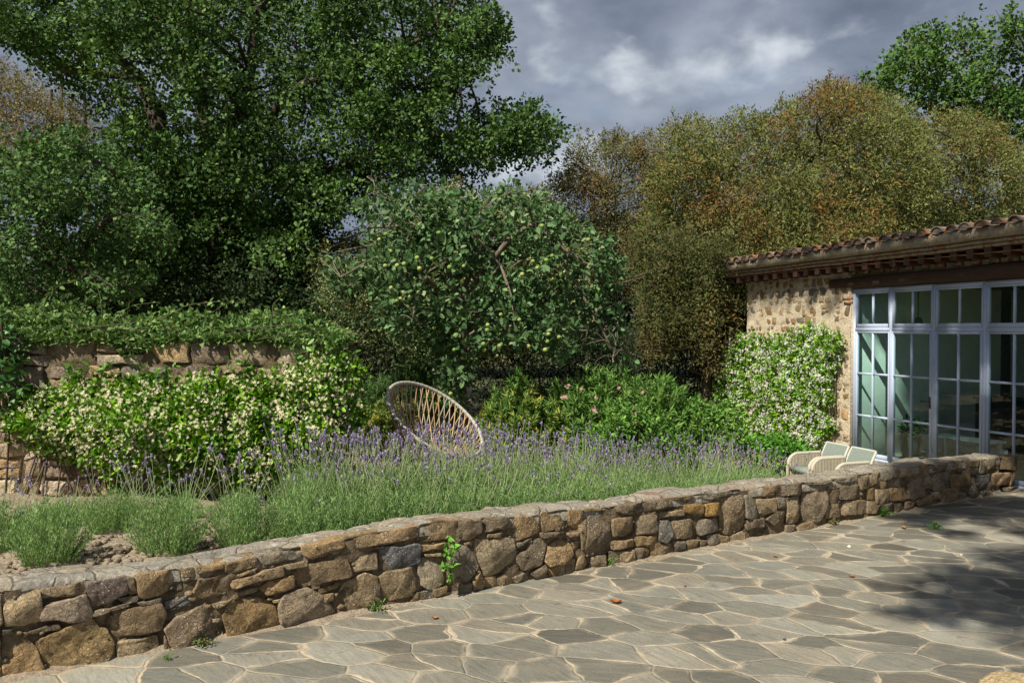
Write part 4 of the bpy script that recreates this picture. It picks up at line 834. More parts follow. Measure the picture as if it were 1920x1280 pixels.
# ---- brown thin tree at the far left
E6 = [(-80, 105), (20, 118), (60, 150), (120, 175), (175, 205), (190, 250), (180, 320), (-80, 330)]
ev('thin_tree', 'sparse tan brown tree with bare twigs seen through the oaks at far left', E6, 40, lambda x, y: 23+rng.uniform(-1.4, 1.4), .8, .95, 70, tuple(P(90, 760, 23)), [([bx(90, 760, 23), bx(95, 400, 23), bx(100, 170, 23)], .15, .05), ([bx(120, 760, 23.5), bx(122, 420, 23.5), bx(118, 120, 23.5)], .10, .03), ([bx(165, 700, 22.6), bx(168, 360, 22.6), bx(160, 130, 22.6)], .10, .03)], -.1, cols=[(.24, .20, .09), (.30, .25, .13), (.18, .17, .07)], w=[2, 2, 2], gap=(.9, -.6))
# ---- dark understorey shrubs and hedge
def bushy(name, label, cat, poly, n, yf, mind, r, nt, k, ln, wd, tpl, cols, w, base, leafm='leaf', tcol=None, group=None, soft=14, size=.12, stemcol=(.06, .05, .035), extra=None, gap=None, pname='foliage', **kw):
    cs = cents(poly, n, yf, mind); mb = MB(); crown(mb, cs, r, nt, k, ln, wd, tpl, cols, w, poly, (), soft, size, tcol=tcol, gap=gap, **kw)
    fo = mb.build(pname, MAT[leafm]); sm = MB(); b = np.array(base)
    for c in cs[:40]: limb(sm, b+[random.uniform(-.12, .12), random.uniform(-.12, .12), -.05], c, .016, .005, .05, 6, stemcol, .3, 5)
    stn = sm.build('stems', MAT['bark']); t = empty(name, tuple(b), label=label, cat=cat, group=group); rebase(t, [fo, stn]+(extra or [])); return t
def gz(x, y): return float(soilz(x, y))
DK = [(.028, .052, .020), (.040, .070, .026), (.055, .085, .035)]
def base_at(px, Y): x = (px-960)/F*Y; return (x, Y, max(gz(x, Y), -.1))
bushy('evergreen_shrub', 'dense grey green shrub between the ivy wall and the apple tree', 'shrub', [(600, 560), (640, 500), (700, 480), (760, 520), (800, 600), (820, 720), (760, 760), (640, 760), (600, 700)], 54, lambda x, y: 14.6+rng.uniform(-.9, .9), .42, .52, 70, 8, .06, .5, 'rhomb', [(.05, .08, .03), (.075, .11, .045), (.10, .14, .06)], [2, 2, 1], base_at(700, 14.6))
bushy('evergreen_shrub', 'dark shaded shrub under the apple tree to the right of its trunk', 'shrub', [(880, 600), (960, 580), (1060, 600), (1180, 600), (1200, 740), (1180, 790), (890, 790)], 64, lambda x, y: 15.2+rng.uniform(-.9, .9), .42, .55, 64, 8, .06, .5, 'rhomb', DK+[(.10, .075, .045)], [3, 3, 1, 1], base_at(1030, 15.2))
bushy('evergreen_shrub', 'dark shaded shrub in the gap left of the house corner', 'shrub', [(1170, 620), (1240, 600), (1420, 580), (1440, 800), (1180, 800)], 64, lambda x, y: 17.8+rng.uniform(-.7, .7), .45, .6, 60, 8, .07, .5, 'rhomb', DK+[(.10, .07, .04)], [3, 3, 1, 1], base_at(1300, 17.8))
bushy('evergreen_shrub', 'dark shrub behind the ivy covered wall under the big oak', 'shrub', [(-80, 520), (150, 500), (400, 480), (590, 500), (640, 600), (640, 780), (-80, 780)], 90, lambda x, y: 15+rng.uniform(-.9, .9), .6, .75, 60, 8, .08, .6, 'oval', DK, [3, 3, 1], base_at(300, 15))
# ---- the far wood that closes the gaps
mb = MB(); WP = [(-300, 470), (300, 450), (640, 500), (800, 480), (1000, 450), (1200, 400), (1500, 380), (1990, 400), (2300, 400), (2300, 660), (-300, 660)]
cs = cents(WP, 240, lambda x, y: 38+rng.uniform(-3, 3), 1.4); crown(mb, cs, 2.0, 60, 7, .34, .6, 'rhomb', [(.05, .075, .03), (.07, .10, .04), (.04, .06, .03)], [1, 1, 1], WP, (), 14, .5)
tag(mb.build('distant_wood', MAT['leaf']), 'dark distant woodland seen in the gaps behind the garden trees', 'woodland', kind='stuff')

# ---- the apple tree
AP = [(598, 535), (615, 500), (660, 482), (690, 470), (680, 410), (675, 370), (700, 352), (760, 350), (830, 350), (880, 365), (930, 350), (960, 340), (985, 365), (1015, 345), (1050, 400), (1080, 425), (1130, 440), (1170, 465), (1168, 540), (1185, 600), (1190, 700), (1150, 690), (1120, 640), (1060, 665), (1000, 640), (930, 660), (905, 700), (880, 780), (845, 740), (850, 650), (790, 640), (740, 625), (700, 590), (700, 545), (640, 560)]
AC = [(.055, .118, .042), (.085, .160, .058), (.13, .215, .09), (.042, .090, .032), (.22, .29, .15)]
cs = np.concatenate([cents(AP, 100, lambda x, y: 11.4+rng.uniform(-1.3, 1.3), .36), np.array([P(a, b, c) for a, b, c in ((820, 640, 10.6), (790, 620, 10.5), (860, 660, 10.4), (880, 690, 10.5), (930, 640, 10.3), (960, 620, 10.3), (1010, 640, 10.4), (1060, 630, 10.3), (1120, 640, 10.4), (1150, 680, 10.4), (850, 610, 10.3), (740, 610, 10.6), (720, 560, 10.6), (870, 740, 10.7), (1000, 600, 10.2))])])
mb = MB(); ap = crown(mb, cs, .37, 24, 8, .098, .56, 'oval', AC, [3, 3, 2, 2, .7], AP, (), 16, .09, gap=(1.9, -.48), lo=.2)
TB = base_at(868, 11.4)
stems = [([TB, bx(866, 740, 11.4), bx(868, 660, 11.4), bx(860, 600, 11.4), bx(862, 560, 11.4)], .085, .06),
         ([bx(862, 560, 11.4), bx(830, 480, 11.3), bx(790, 400, 11.2), bx(700, 365, 11.1)], .045, .012), ([bx(862, 560, 11.4), bx(900, 470, 11.3), bx(905, 400, 11.4)], .045, .015),
         ([bx(862, 570, 11.4), bx(960, 440, 11.0), bx(1000, 420, 10.9), bx(1060, 500, 10.7), bx(1120, 600, 10.6), bx(1150, 660, 10.6)], .045, .010), ([bx(960, 440, 11.0), bx(1010, 425, 11), bx(1060, 470, 10.8), bx(1110, 500, 10.7)], .03, .010),
         ([bx(862, 590, 11.4), bx(760, 480, 11.0), bx(700, 485, 10.8), bx(640, 520, 10.7)], .035, .010), ([bx(862, 575, 11.4), bx(800, 520, 10.6), bx(780, 560, 10.3), bx(775, 600, 10.2)], .03, .008), ([bx(862, 575, 11.4), bx(940, 500, 10.5), bx(960, 560, 10.2), bx(965, 620, 10.2)], .03, .008)]
apples = []
q = ap[rng.permutation(len(ap))]; q = q[np.argsort(q[:, 1]+rng.uniform(0, .9, len(q)))][:52]
for p in q:
    a_ = MB(); r = random.uniform(.025, .033); a_.ball((0, 0, 0), (r, r, r*.92), 10, np.array(random.choice([(.24, .32, .08), (.18, .27, .065), (.32, .36, .11)]))); a_.tube([(0, 0, r*.85), (.004, 0, r*1.5)], .003, 4, (.1, .07, .04))
    o = a_.build('apple', MAT['generic'], smooth=True); o.location = (p[0]+random.uniform(-.05, .05), p[1]-.10, p[2]-.05); apples.append(o)
tree('apple_tree', 'apple tree with small green apples and drooping boughs in the middle of the garden', 'tree', TB, stems, cs, mb, barkcol=(.20, .17, .135), skel=dict(nmax=110, r_end=.008, sub=.28, bow=.12), extra=apples)

# ---- the tree over the patio (out of frame; its boughs shade the house front and the right of the patio)
tgt = []
def shade(p, r, t): tgt.append((np.array(p, float)-np.array(L)*t, r))
for s_ in np.arange(-.2, 8.5, .55):
    p = HM@Vector((s_, -.38, 3.26)); shade(p, .21, 17+random.uniform(-1, 1))
for s_ in np.arange(3.95, 7.6, .5):
    for z_ in (.3, .85, 1.4, 1.95, 2.5):
        if random.random() < .93: shade(HM@Vector((s_+random.uniform(-.1, .1), 0, z_)), .38, 17+random.uniform(-1, 1))
for p, r in (((5.2, 9.3, 0), .6), ((6.0, 9.6, 0), .6), ((4.3, 8.7, .3), .36), ((6.8, 9.4, 0), .6), ((5.9, 8.7, 0), .42), ((6.9, 8.3, 0), .5), ((4.8, 9.1, .4), .4), ((5.6, 9.8, .3), .45)): shade(p, r, 18)
for px, py, r in ((1770, 1118, .40), (1840, 1085, .45), (1910, 1110, .5), (1710, 1150, .2), (1810, 1150, .36), (1900, 1150, .35), (1760, 1090, .2), (1960, 1120, .6), (1670, 1160, .12), (1930, 1000, .35), (1860, 960, .4), (1890, 1045, .3), (1800, 1000, .22), (1960, 1060, .4), (1730, 975, .2), (1780, 1055, .12), (1905, 1205, .2)):
    shade(G(px, py), r*.9, 17+random.uniform(-1, 1))
cs = np.array([c for c, r in tgt]); mb = MB()
for c, r in tgt:
    nt = int(38*(r/.4)**2); d = sph(nt); pos = c+d*(r*rng.uniform(.1, 1, (nt, 1))**.6)*[1, 1, .6]; tufts(mb, pos, 6, .12, .12, .8, 'lobe', OAKC, OAKW)
stems = [([(4.5, -8, -.05), (4.5, -7.8, 4), (4.3, -7.2, 8), (3.6, -5.6, 11), (2.2, -2.6, 13), (.3, .6, 14.0)], .42, .07), ([(.3, .6, 14.0), (-1.8, -.9, 14.4), (-3.6, -2.6, 14.8)], .06, .03)]
tree('oak_tree', 'tall oak behind the viewer casting the soft dappled shade over patio and house front', 'tree', (4.5, -8, 0), stems, cs, mb, skel=dict(nmax=100, r_end=.010, twigs=0))

# ================================================================== CLIMBERS
def on_wall_pts(poly, n, soft=10):
    q = samp(poly, int(n*1.15)); return q
def edge_d(q, poly):
    poly = np.array(poly, float); best = np.full(len(q), 1e9)
    for i in range(len(poly)):
        a, b = poly[i], poly[(i+1) % len(poly)]; t = np.clip(((q-a)@(b-a))/((b-a)@(b-a)), 0, 1); best = np.minimum(best, np.linalg.norm(q-(a+t[:, None]*(b-a)), axis=1))
    return best
def flowers(mb, pos, nrm, size, col, npet=5, centre=(.75, .45, .10)):
    N = len(pos); nrm = unit(nrm); a = unit(np.cross(nrm, sph(N))); b = np.cross(nrm, a); ph0 = rng.uniform(0, 6.28, N)
    sz = size*rng.uniform(.75, 1.2, N); col = np.array(col)*(1+rng.normal(0, .07, (N, 1)))
    for k in range(npet):
        th = ph0+k*2*np.pi/npet; ax = a*np.cos(th)[:, None]+b*np.sin(th)[:, None]
        leaves(mb, pos, ax+nrm*.12, nrm, sz*.55, sz*.17, 'rhomb', np.clip(col, 0, .9))
    leaves(mb, pos-nrm*.004-a*sz[:, None]*.06, a, nrm, sz*.14, sz*.14, 'rhomb', np.tile(centre, (N, 1)))
# left jasmine
J1 = [(0, 800), (25, 765), (60, 738), (110, 726), (150, 706), (200, 722), (240, 708), (330, 722), (390, 704), (440, 706), (520, 702), (570, 682), (605, 660), (650, 664), (674, 700), (682, 760), (678, 815), (648, 860), (600, 880), (540, 905), (470, 925), (400, 910), (330, 925), (270, 900), (215, 905), (160, 868), (95, 850), (50, 820)]
def j1p(n, lo=.0):
    q = samp(J1, n); q = q+rng.normal(0, 5, q.shape); e = np.clip(edge_d(q, J1)/80, 0, 1)**.6; e[~inpoly(q, J1)] = 0
    lump = .5+.5*nz(np.c_[q/90, q[:, :1]*0], 1.3, 1, 2); out = .06+(.20+.36*lump)*e; u = 1-(1-lo)*rng.uniform(0, 1, n)**1.8; Yd = TY-out*u
    Yd += np.clip((q[:, 0]-575)/110, 0, 1)**1.5*.30*rng.uniform(.6, 1, n)
    return np.stack([(q[:, 0]-960)/F*Yd, Yd, HC-(q[:, 1]-HY)/F*Yd], -1)
mb = MB(); p = j1p(1700); m = len(p)
tufts(mb, p, 7, .075, .075, .42, 'oval', [(.065, .155, .018), (.11, .23, .026), (.18, .32, .035), (.29, .42, .06)], [3, 3, 2, .9], outdir=np.tile([0, -.7, .2], (m, 1)), up=.35)
p2 = j1p(650, .3); tufts(mb, p2, 6, .06, .06, .42, 'oval', [(.22, .42, .05), (.14, .32, .04)], [1, 1], outdir=np.tile([0, -1, .4], (len(p2), 1)), up=.5)
for _ in range(16):   # stray shoots over the wall
    q0 = random.choice([(60, 720), (150, 700), (200, 700), (290, 700), (500, 690), (330, 705), (560, 680), (620, 665), (450, 690), (20, 780)]); b0 = P(q0[0]+random.uniform(-20, 20), q0[1]+10, TY-.15); e0 = b0+np.array([random.uniform(-.12, .12), -.05, random.uniform(.08, .22)])
    tt = np.linspace(0, 1, 6)[:, None]; tufts(mb, b0+(e0-b0)*tt, 2, .03, .075, .42, 'oval', [(.07, .18, .03), (.14, .27, .05)], [1, 1])
fo = mb.build('foliage', MAT['leaf_gloss'])
mb = MB(); c = j1p(900, .70)+np.array([0, -.05, .01]); cc = np.repeat(c, 5, 0)+rng.normal(0, .034, (len(c)*5, 3)); flowers(mb, cc, np.array([-.1, -.75, .35])+sph(len(cc))*.55, .036, (.90, .82, .56))
fl = mb.build('blossoms', MAT['petal']); fl['kind'] = 'stuff'
mb = MB()
for _ in range(26):
    x = random.uniform(-4.7, -1.9); mb.tube([(x+random.uniform(-.2, .2), TY-.03, .4), (x, TY-.06, .9), (x+random.uniform(-.3, .3), TY-.12, 1.45)], .008, 5, (.12, .09, .06))
sm = mb.build('stems', MAT['bark'])
t = empty('jasmine', (-3.0, TY-.2, .4), label='star jasmine with cream flowers spilling over the tall rubble wall at the left', cat='climbing plant'); rebase(t, [fo, fl, sm])
# broad leaved climber at the far left edge of the wall
mb = MB(); q = samp([(-40, 560), (12, 580), (20, 640), (40, 690), (45, 740), (30, 780), (-40, 800)], 70); pp = P(0, 0, 1)*0+np.array([P(a, b, TY-random.uniform(.05, .3)) for a, b in q]); tufts(mb, pp, 5, .06, .085, .62, 'oval', [(.045, .11, .035), (.07, .16, .045)], [1, 1], up=.3)
fo = mb.build('foliage', MAT['leaf_gloss']); mb = MB(); mb.tube([(-4.98, TY-.06, .4), (-4.9, TY-.1, 1.3), (-4.97, TY-.12, 2.2)], .01, 5, (.10, .07, .05)); sm = mb.build('stems', MAT['bark'])
t = empty('climber', (-4.98, TY-.06, .4), label='broad leaved dark green climber at the extreme left end of the rubble wall', cat='climbing plant'); rebase(t, [fo, sm])
# ivy mat on top of the tall wall
def ivyp(n):
    x = rng.uniform(-7.3, -1.72, n); u = rng.uniform(0, 1, n); y = TY+.0+u*1.0
    h = .07+.24*np.sin(np.pi*np.clip(u*.85, 0, 1))*(1+.45*nz(np.c_[x, y, x*0], 2.0, 0, 3))+.04*nz(np.c_[x, y, x*0], 5, 1, 2)
    h *= np.clip((-1.62-x)/.5, .15, 1); z = 1.97+h*rng.uniform(.25, 1, n)
    fr = rng.uniform(0, 1, n) < .15      # curtain hanging over the front edge
    hang = .045+.17*np.clip(nz(np.c_[x, x*0, x*0], 2.2, 1, 3)-.10, 0, 1)+.30*np.exp(-((x+1.95)/.22)**2)+.16*np.exp(-((x+4.85)/.2)**2)+.10*np.exp(-((x+3.75)/.12)**2)
    y = np.where(fr, TY-.035-.03*rng.uniform(0, 1, n), y); z = np.where(fr, 2.02-hang*rng.uniform(0, 1, n)**.8, z)
    return np.stack([x, y, z], -1)
mb = MB(); p = ivyp(3600); tufts(mb, p, 5, .045, .052, .95, 'ivy', [(.070, .135, .036), (.105, .185, .050), (.15, .245, .07), (.24, .33, .09)], [3, 3, 2, .8], up=.9, outdir=np.tile([0, -.25, .5], (len(p), 1)))
def sprig(mb, ms, pts, lf=.055, every=.06, n=2, cols=[(.10, .19, .06), (.16, .26, .07)]):
    pts = np.array(pts, float); t = np.linspace(0, 1, len(pts)); tt = np.linspace(0, 1, 26); pp = np.stack([np.interp(tt, t, pts[:, i]) for i in range(3)], -1); k = np.array([1, 2, 1])/4
    for _ in range(3): pp[1:-1] = pp[:-2]*.25+pp[1:-1]*.5+pp[2:]*.25
    ms.tube(pp, np.linspace(.006, .002, 26), 5, (.13, .14, .06)); L_ = np.linalg.norm(np.diff(pts, axis=0), axis=1).sum(); m = max(4, int(L_/every)); ii = np.linspace(2, 25, m).astype(int); tufts(mb, pp[ii], n, .03, lf, .6, 'oval', cols, [1]*len(cols))
ms = MB(); W = lambda px, py, Y=8.2: P(px, py, Y)
for pts in ([W(193, 600), W(188, 550), W(175, 520), W(166, 490)], [W(80, 600), W(85, 560), W(110, 535), W(145, 525)], [W(150, 590), W(165, 560), W(180, 548)], [W(510, 600, 7.9), W(512, 570, 7.9), W(528, 556, 7.9), W(536, 535, 7.9)], [W(300, 600), W(350, 572), W(405, 565), W(460, 568)], [W(220, 590), W(250, 572), W(300, 566)], [W(30, 600), W(20, 560), W(5, 540)], [W(440, 640, 7.75), W(455, 660, 7.7), W(458, 690, 7.68)], [W(380, 600), W(420, 570), W(440, 560)]): sprig(mb, ms, pts)
for _ in range(60):
    x = random.uniform(-7, -1.9); y = TY+random.uniform(0, .9); ms.tube([(x, y, 1.9), (x+random.uniform(-.3, .3), y-.1, 2.1), (x+random.uniform(-.6, .6), y-.2, 2.0+random.uniform(0, .2))], .005, 4, (.11, .09, .06))
fo = mb.build('foliage', MAT['leaf']); sm = ms.build('stems', MAT['bark']); t = empty('ivy', (-4.5, TY+.3, 1.9), label='thick mat of ivy with stray shoots lying over the top of the tall rubble wall', cat='ivy'); rebase(t, [fo, sm])
# jasmine on the house
def hplane(q, out):
    sx = (q[:, 0]-960)/F; s_ = ((HO[0]+HN[0]*out)-sx*(HO[1]+HN[1]*out))/(sx*HT[1]-HT[0]); x = HO[0]+HT[0]*s_+HN[0]*out; y = HO[1]+HT[1]*s_+HN[1]*out
    return np.stack([x, y, HC-(q[:, 1]-HY)/F*y], -1)
J2 = [(1346, 700), (1356, 650), (1380, 632), (1402, 622), (1430, 628), (1470, 630), (1500, 618), (1520, 606), (1552, 610), (1556, 622), (1580, 628), (1582, 650), (1574, 690), (1562, 720), (1568, 745), (1556, 775), (1572, 792), (1572, 805), (1552, 820), (1540, 850), (1480, 870), (1400, 870), (1352, 850), (1348, 800), (1340, 760)]
def j2p(n, lo=0.):
    q = samp(J2, n)+rng.normal(0, 2.5, (n, 2)); e = np.clip(edge_d(q, J2)/45, 0, 1)**.6; e[~inpoly(q, J2)] = 0; lump = .5+.5*nz(np.c_[q/45, q[:, :1]*0], 1.3, 2, 2)
    return hplane(q, .03+(.12+.24*lump)*e*(1-(1-lo)*rng.uniform(0, 1, n)**1.8))
mb = MB(); p = j2p(2000); od = np.tile([HN[0], HN[1], .2], (len(p), 1)); tufts(mb, p, 6, .07, .072, .45, 'oval', [(.09, .21, .02), (.14, .29, .028), (.24, .41, .05)], [3, 3, 1.2], outdir=od, up=.4); fo = mb.build('foliage', MAT['leaf_gloss'])
mb = MB(); c = j2p(1000, .78); c += np.array([HN[0], HN[1], .1])*.05; cc = np.repeat(c, 7, 0)+rng.normal(0, .024, (len(c)*7, 3)); flowers(mb, cc, np.array([HN[0], HN[1], .35])+sph(len(cc))*.55, .036, (.90, .90, .78))
fl = mb.build('blossoms', MAT['petal']); fl['kind'] = 'stuff'
mb = MB()
for s_ in np.arange(.1, 2.4, .16): mb.tube([HM@Vector((s_, -.03, 0)), HM@Vector((s_+random.uniform(-.2, .2), -.05, 1)), HM@Vector((s_+random.uniform(-.2, .2), -.05, 1.9))], .009, 5, (.12, .09, .06))
sm = mb.build('stems', MAT['bark']); t = empty('jasmine', HM@Vector((1.2, -.2, 0)), label='star jasmine thick with white blossom climbing the stone corner of the house', cat='climbing plant'); rebase(t, [fo, fl, sm])

# ================================================================== SHRUBS
def spray(mb, p, dirv, ln, cols, w, leaf=.11, wd=.17, whorls=9):
    """upright oleander shoots: whorls of narrow leaves along a stem"""
    N = len(p); tt = np.linspace(.15, 1, whorls); pos = (p[:, None]+dirv[:, None]*(ln*tt)[None, :, None]).reshape(-1, 3); dd = np.repeat(dirv, whorls, 0)
    k = 4; pos = np.repeat(pos, k, 0); dd = np.repeat(dd, k, 0); ax = unit(dd*.75+sph(len(pos))*.8); nm = unit(dd+sph(len(pos))*.3+np.array([-.2, -.3, .3])); l_ = leaf*rng.uniform(.6, 1.15, len(pos)); leaves(mb, pos, ax, nm, l_, l_*wd, 'lance', palette(len(pos), cols, w, .2))
def mound(px0, px1, ytop, Y, n, dep=.5, zlow=.15):
    x0, x1 = (px0-960)/F*Y, (px1-960)/F*Y; zt = HC-(ytop-HY)/F*Y; u = rng.uniform(-1, 1, n); v = rng.uniform(-1, 1, n); k = u*u+v*v < 1; u, v = u[k], v[k]
    prof_ = (1-(u*u+v*v))**.45; zb = zlow+.1; lump = 1+.16*nz(np.c_[u*2, v*2, u*0]+px0, 1.1, 1, 2); return np.stack([(x0+x1)/2+u*(x1-x0)/2, Y+v*dep, zb+(zt-zb-.05)*prof_*lump*rng.uniform(.55, .97, len(u))], -1)
def shrub(name, label, px0, px1, ytop, Y, n, cols, w, leaf=.11, ln=.26, wd=.17, dep=.5, flower=None, kind='lance', whorls=9, extra=(), yel=None, cat='shrub', group=None):
    b = base_at((px0+px1)/2, Y); p = mound(px0, px1, ytop, Y, n, dep, b[2]); mb = MB(); c0 = np.array([b[0], b[1], b[2]]); dv = unit((p-c0)*[.6, .6, 1]+sph(len(p))*.35+np.array([0, -.15, .5]))
    if kind == 'lance': spray(mb, p-dv*ln, dv, ln, cols, w, leaf, wd, whorls)
    else: tufts(mb, p, 9, .08, leaf, wd, 'oval', cols, w, up=.6, outdir=dv*.6)
    if yel is not None:
        k = inpoly(proj(p), yel); spray(mb, (p-dv*ln*.7)[k][::2], dv[k][::2], ln*.8, [(.46, .36, .04), (.34, .36, .06), (.14, .22, .045)], [1.2, 1, 2.5], leaf, wd, 4)
    kids = [mb.build('foliage', MAT['leaf'])]; ms = MB()
    for i in rng.permutation(len(p))[:60]: limb(ms, c0+[random.uniform(-.2, .2), random.uniform(-.15, .15), -.04], p[i]-dv[i]*ln*.2, .009, .003, .03, 5, (.10, .11, .06), .2, 4)
    kids.append(ms.build('stems', MAT['bark']))
    for fx, fy, r, fc in (flower or ()):
        fm = MB(); c = P(fx, fy, Y-dep*.75); m_ = max(3, int(r/.008)); flowers(fm, c+rng.normal(0, r*.5, (m_, 3)), np.array([-.1, -.8, .3])+sph(m_)*.5, .045, fc, 5, (.7, .4, .35)); kids.append(fm.build('flower', MAT['petal']))
    t = empty(name, b, label=label, cat=cat, group=group); rebase(t, kids); return t
PK = (.78, .42, .45)
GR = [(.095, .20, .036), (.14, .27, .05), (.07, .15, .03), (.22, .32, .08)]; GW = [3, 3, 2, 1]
shrub('oleander', 'wide oleander bush with small pink flowers between the apple tree and the house', 975, 1350, 690, 10.45, 800, GR, GW, .12, .30, .16, .7, [(1115, 768, .045, PK), (1194, 772, .05, PK), (1193, 790, .045, PK), (1066, 725, .03, PK), (1195, 800, .03, PK), (1160, 727, .02, PK), (1187, 760, .02, PK), (1205, 735, .015, PK), (1060, 745, .04, PK), (1120, 745, .025, PK), (1090, 730, .015, PK)], yel=[(950, 740), (1050, 740), (1090, 800), (1090, 860), (950, 860)])
shrub('oleander', 'oleander with many yellowing leaves just right of the apple trunk', 880, 1060, 712, 10.3, 400, GR+[(.42, .34, .05)], [3, 3, 2, 1, .3], .11, .26, .17, .45, yel=[(890, 720), (1070, 720), (1070, 850), (890, 850)])
shrub('yellow_shrub', 'shrub with yellow tinged narrow leaves left of the rattan chair', 655, 760, 738, 10.8, 200, [(.12, .20, .045), (.08, .15, .035), (.40, .30, .045), (.25, .27, .05)], [4, 3, .8, 1], .09, .22, .18, .4, yel=[(640, 740), (770, 740), (770, 830), (640, 830)])
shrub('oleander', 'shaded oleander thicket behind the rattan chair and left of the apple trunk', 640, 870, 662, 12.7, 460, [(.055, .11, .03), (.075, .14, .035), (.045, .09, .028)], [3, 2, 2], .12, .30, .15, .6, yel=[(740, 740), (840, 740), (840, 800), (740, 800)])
BG = [(.085, .20, .028), (.12, .25, .038), (.17, .31, .055), (.065, .15, .025)]
shrub('leafy_bush', 'bright green soft leaved bush in front of the pink oleander', 1080, 1310, 752, 9.75, 480, BG, [3, 3, 1, 2], .055, .2, .5, .45, kind='oval')
shrub('leafy_bush', 'bright green bush touching the left side of the white jasmine', 1230, 1410, 750, 10.3, 420, BG, [3, 3, 1, 2], .055, .2, .5, .45, kind='oval')
shrub('leafy_bush', 'low fresh green plant at the foot of the white jasmine on the house', 1360, 1530, 808, 10.9, 320, [(.09, .25, .025), (.13, .31, .04), (.07, .19, .02)], [3, 2, 2], .06, .2, .55, .35, kind='oval')

# ================================================================== LAVENDER
LVC = [(.165, .295, .090), (.235, .385, .12), (.12, .21, .075), (.34, .46, .19)]
def lav_mesh(seed, nsh, nst, h=.40, w_=.27, sth=.72):
    r0 = np.random.default_rng(seed); mb = MB(); V = []
    th = r0.uniform(0, 6.28, nsh); lean = r0.uniform(0, 1, nsh)**.55; hh = h*(1-.62*lean**2.6)*r0.uniform(.72, 1.1, nsh)
    tip = np.stack([np.cos(th)*lean*w_, np.sin(th)*lean*w_, hh], -1); root = tip*[.55, .55, 0]+[0, 0, -.02]
    nn_ = 14; t = np.linspace(.05, 1, nn_); c = root[:, None]+(tip-root)[:, None]*t[None, :, None]; c[..., :2] += (tip-root)[:, None, :2]*(t**2-t)[None, :, None]*.5
    c = c+r0.normal(0, .004, c.shape); pos = np.repeat(c.reshape(-1, 3), 3, 0); d = unit(np.repeat(np.repeat(unit(tip-root), nn_, 0), 3, 0)*.7+[0, 0, .45]+unit(r0.normal(size=pos.shape))*.62); nm = unit(r0.normal(size=pos.shape)+[0, 0, .6])
    col = np.array(LVC)[r0.integers(0, 4, len(pos))]*(1+r0.normal(0, .15, (len(pos), 1))); ln = .036*r0.uniform(.6, 1.15, len(pos))
    leaves(mb, pos, d, nm, ln, ln*.10+.0012, 'lance', np.clip(col, .01, 1))
    st = MB(); sp = MB()
    for i in range(nst):
        a = r0.uniform(0, 6.28); l_ = r0.uniform(.1, 1)**.7; b = np.array([math.cos(a)*l_*w_*.7, math.sin(a)*l_*w_*.7, h*.6]); e = np.array([math.cos(a)*l_*w_*1.3+r0.normal(0, .03), math.sin(a)*l_*w_*1.3+r0.normal(0, .03), sth*r0.uniform(.66, 1.1)])
        m = (b+e)/2+r0.normal(0, .012, 3); st.tube([b, m, e], [.0027, .0023, .0019], 3, np.array((.36, .44, .22))*r0.uniform(.8, 1.2), cap=False)
        up_ = unit(e-m); k = int(r0.integers(10, 18)); L_ = r0.uniform(.024, .046); tt = r0.uniform(0, 1, k); aa = r0.uniform(0, 6.28, k); rad = .0065*(1-.45*tt)
        o = np.stack([np.cos(aa), np.sin(aa), 0*aa], -1); pos = e+up_*(tt*L_)[:, None]+o*rad[:, None]*.4; cl = np.array([(.50, .43, .66), (.62, .55, .78), (.42, .35, .55), (.28, .22, .30)])[r0.integers(0, 4, k)]
        leaves(sp, pos, o*.55+up_, o+np.array([0, 0, .3]), np.full(k, .017), np.full(k, .012), 'rhomb', cl)
        sp.tube([e, e+up_*L_*.5, e+up_*L_], [.004, .0048, .002], 4, (.17, .13, .25), cap=False)
    A = mb.build('foliage', MAT['leaf']); 
    B = st.build('flower_stalks', MAT['leaf']); Cc = sp.build('flower_spikes', MAT['petal'])
    res = (A.data, B.data, Cc.data)
    for o in (A, B, Cc): bpy.data.objects.remove(o)
    return res
LV = [lav_mesh(100+i, 300, ns, .42, .31, sth) for i, (ns, sth) in enumerate(((12, .66), (16, .70), (27, .68), (31, .64), (28, .62), (33, .66), (7, .52)))]
def lavender(x, y, v, s, label, group=None, zs=1.0):
    t = empty('lavender_plant', (x, y, gz(x, y)), random.uniform(0, 6.28), label=label, cat='lavender', group=group)
    for nm_, me_ in zip(('foliage', 'flower_stalks', 'flower_spikes'), LV[v]):
        o = bpy.data.objects.new(nm_, me_); C.objects.link(o); o.parent = t
        if nm_ != 'foliage': o['kind'] = 'stuff'
    t.scale = (s, s, s*zs); return t
def wl(s_, d): p = np.array([0, WB])+WD*s_-WN*d; return p[0], p[1]
def sd(px, d):   # along-wall coordinate of the point d behind the wall face seen at column px
    t_ = (px-960)/F; o = np.array([0, WB])-WN*d; s_ = (t_*o[1]-o[0])/(WD[0]-t_*WD[1]); return s_
for px, d, v, s, lab in ((88, .90, 6, 1.0, 'small lavender plant alone on bare soil at the left end of the bed'), (315, .90, 1, 1.05, 'rounded lavender plant with bare soil on both sides, second along the low wall'),
                         (-20, 1.35, 1, .9, 'lavender plant cut by the left edge of the view'), (205, 1.62, 0, .8, 'lavender plant set back behind the gap between the first two'), (458, .85, 1, 1.05, 'lavender plant where the hedge of lavender begins, third along the low wall')):
    x, y = wl(sd(px, d), d); lavender(x, y, v, s, lab)
for px, d, v in ((60, 1.9, 0), (340, 1.85, 1), (130, 2.1, 0), (250, 2.0, 1), (440, 1.8, 1)):
    x, y = wl(sd(px, d), d); lavender(x, y, v, .8, 'sparse flowering lavender plant at the foot of the tall rubble wall', 'lavender under the tall wall', .62)
GL = 'lavender plant in the dense flowering hedge behind the low stone wall'
s_end = sd(1462, .75)
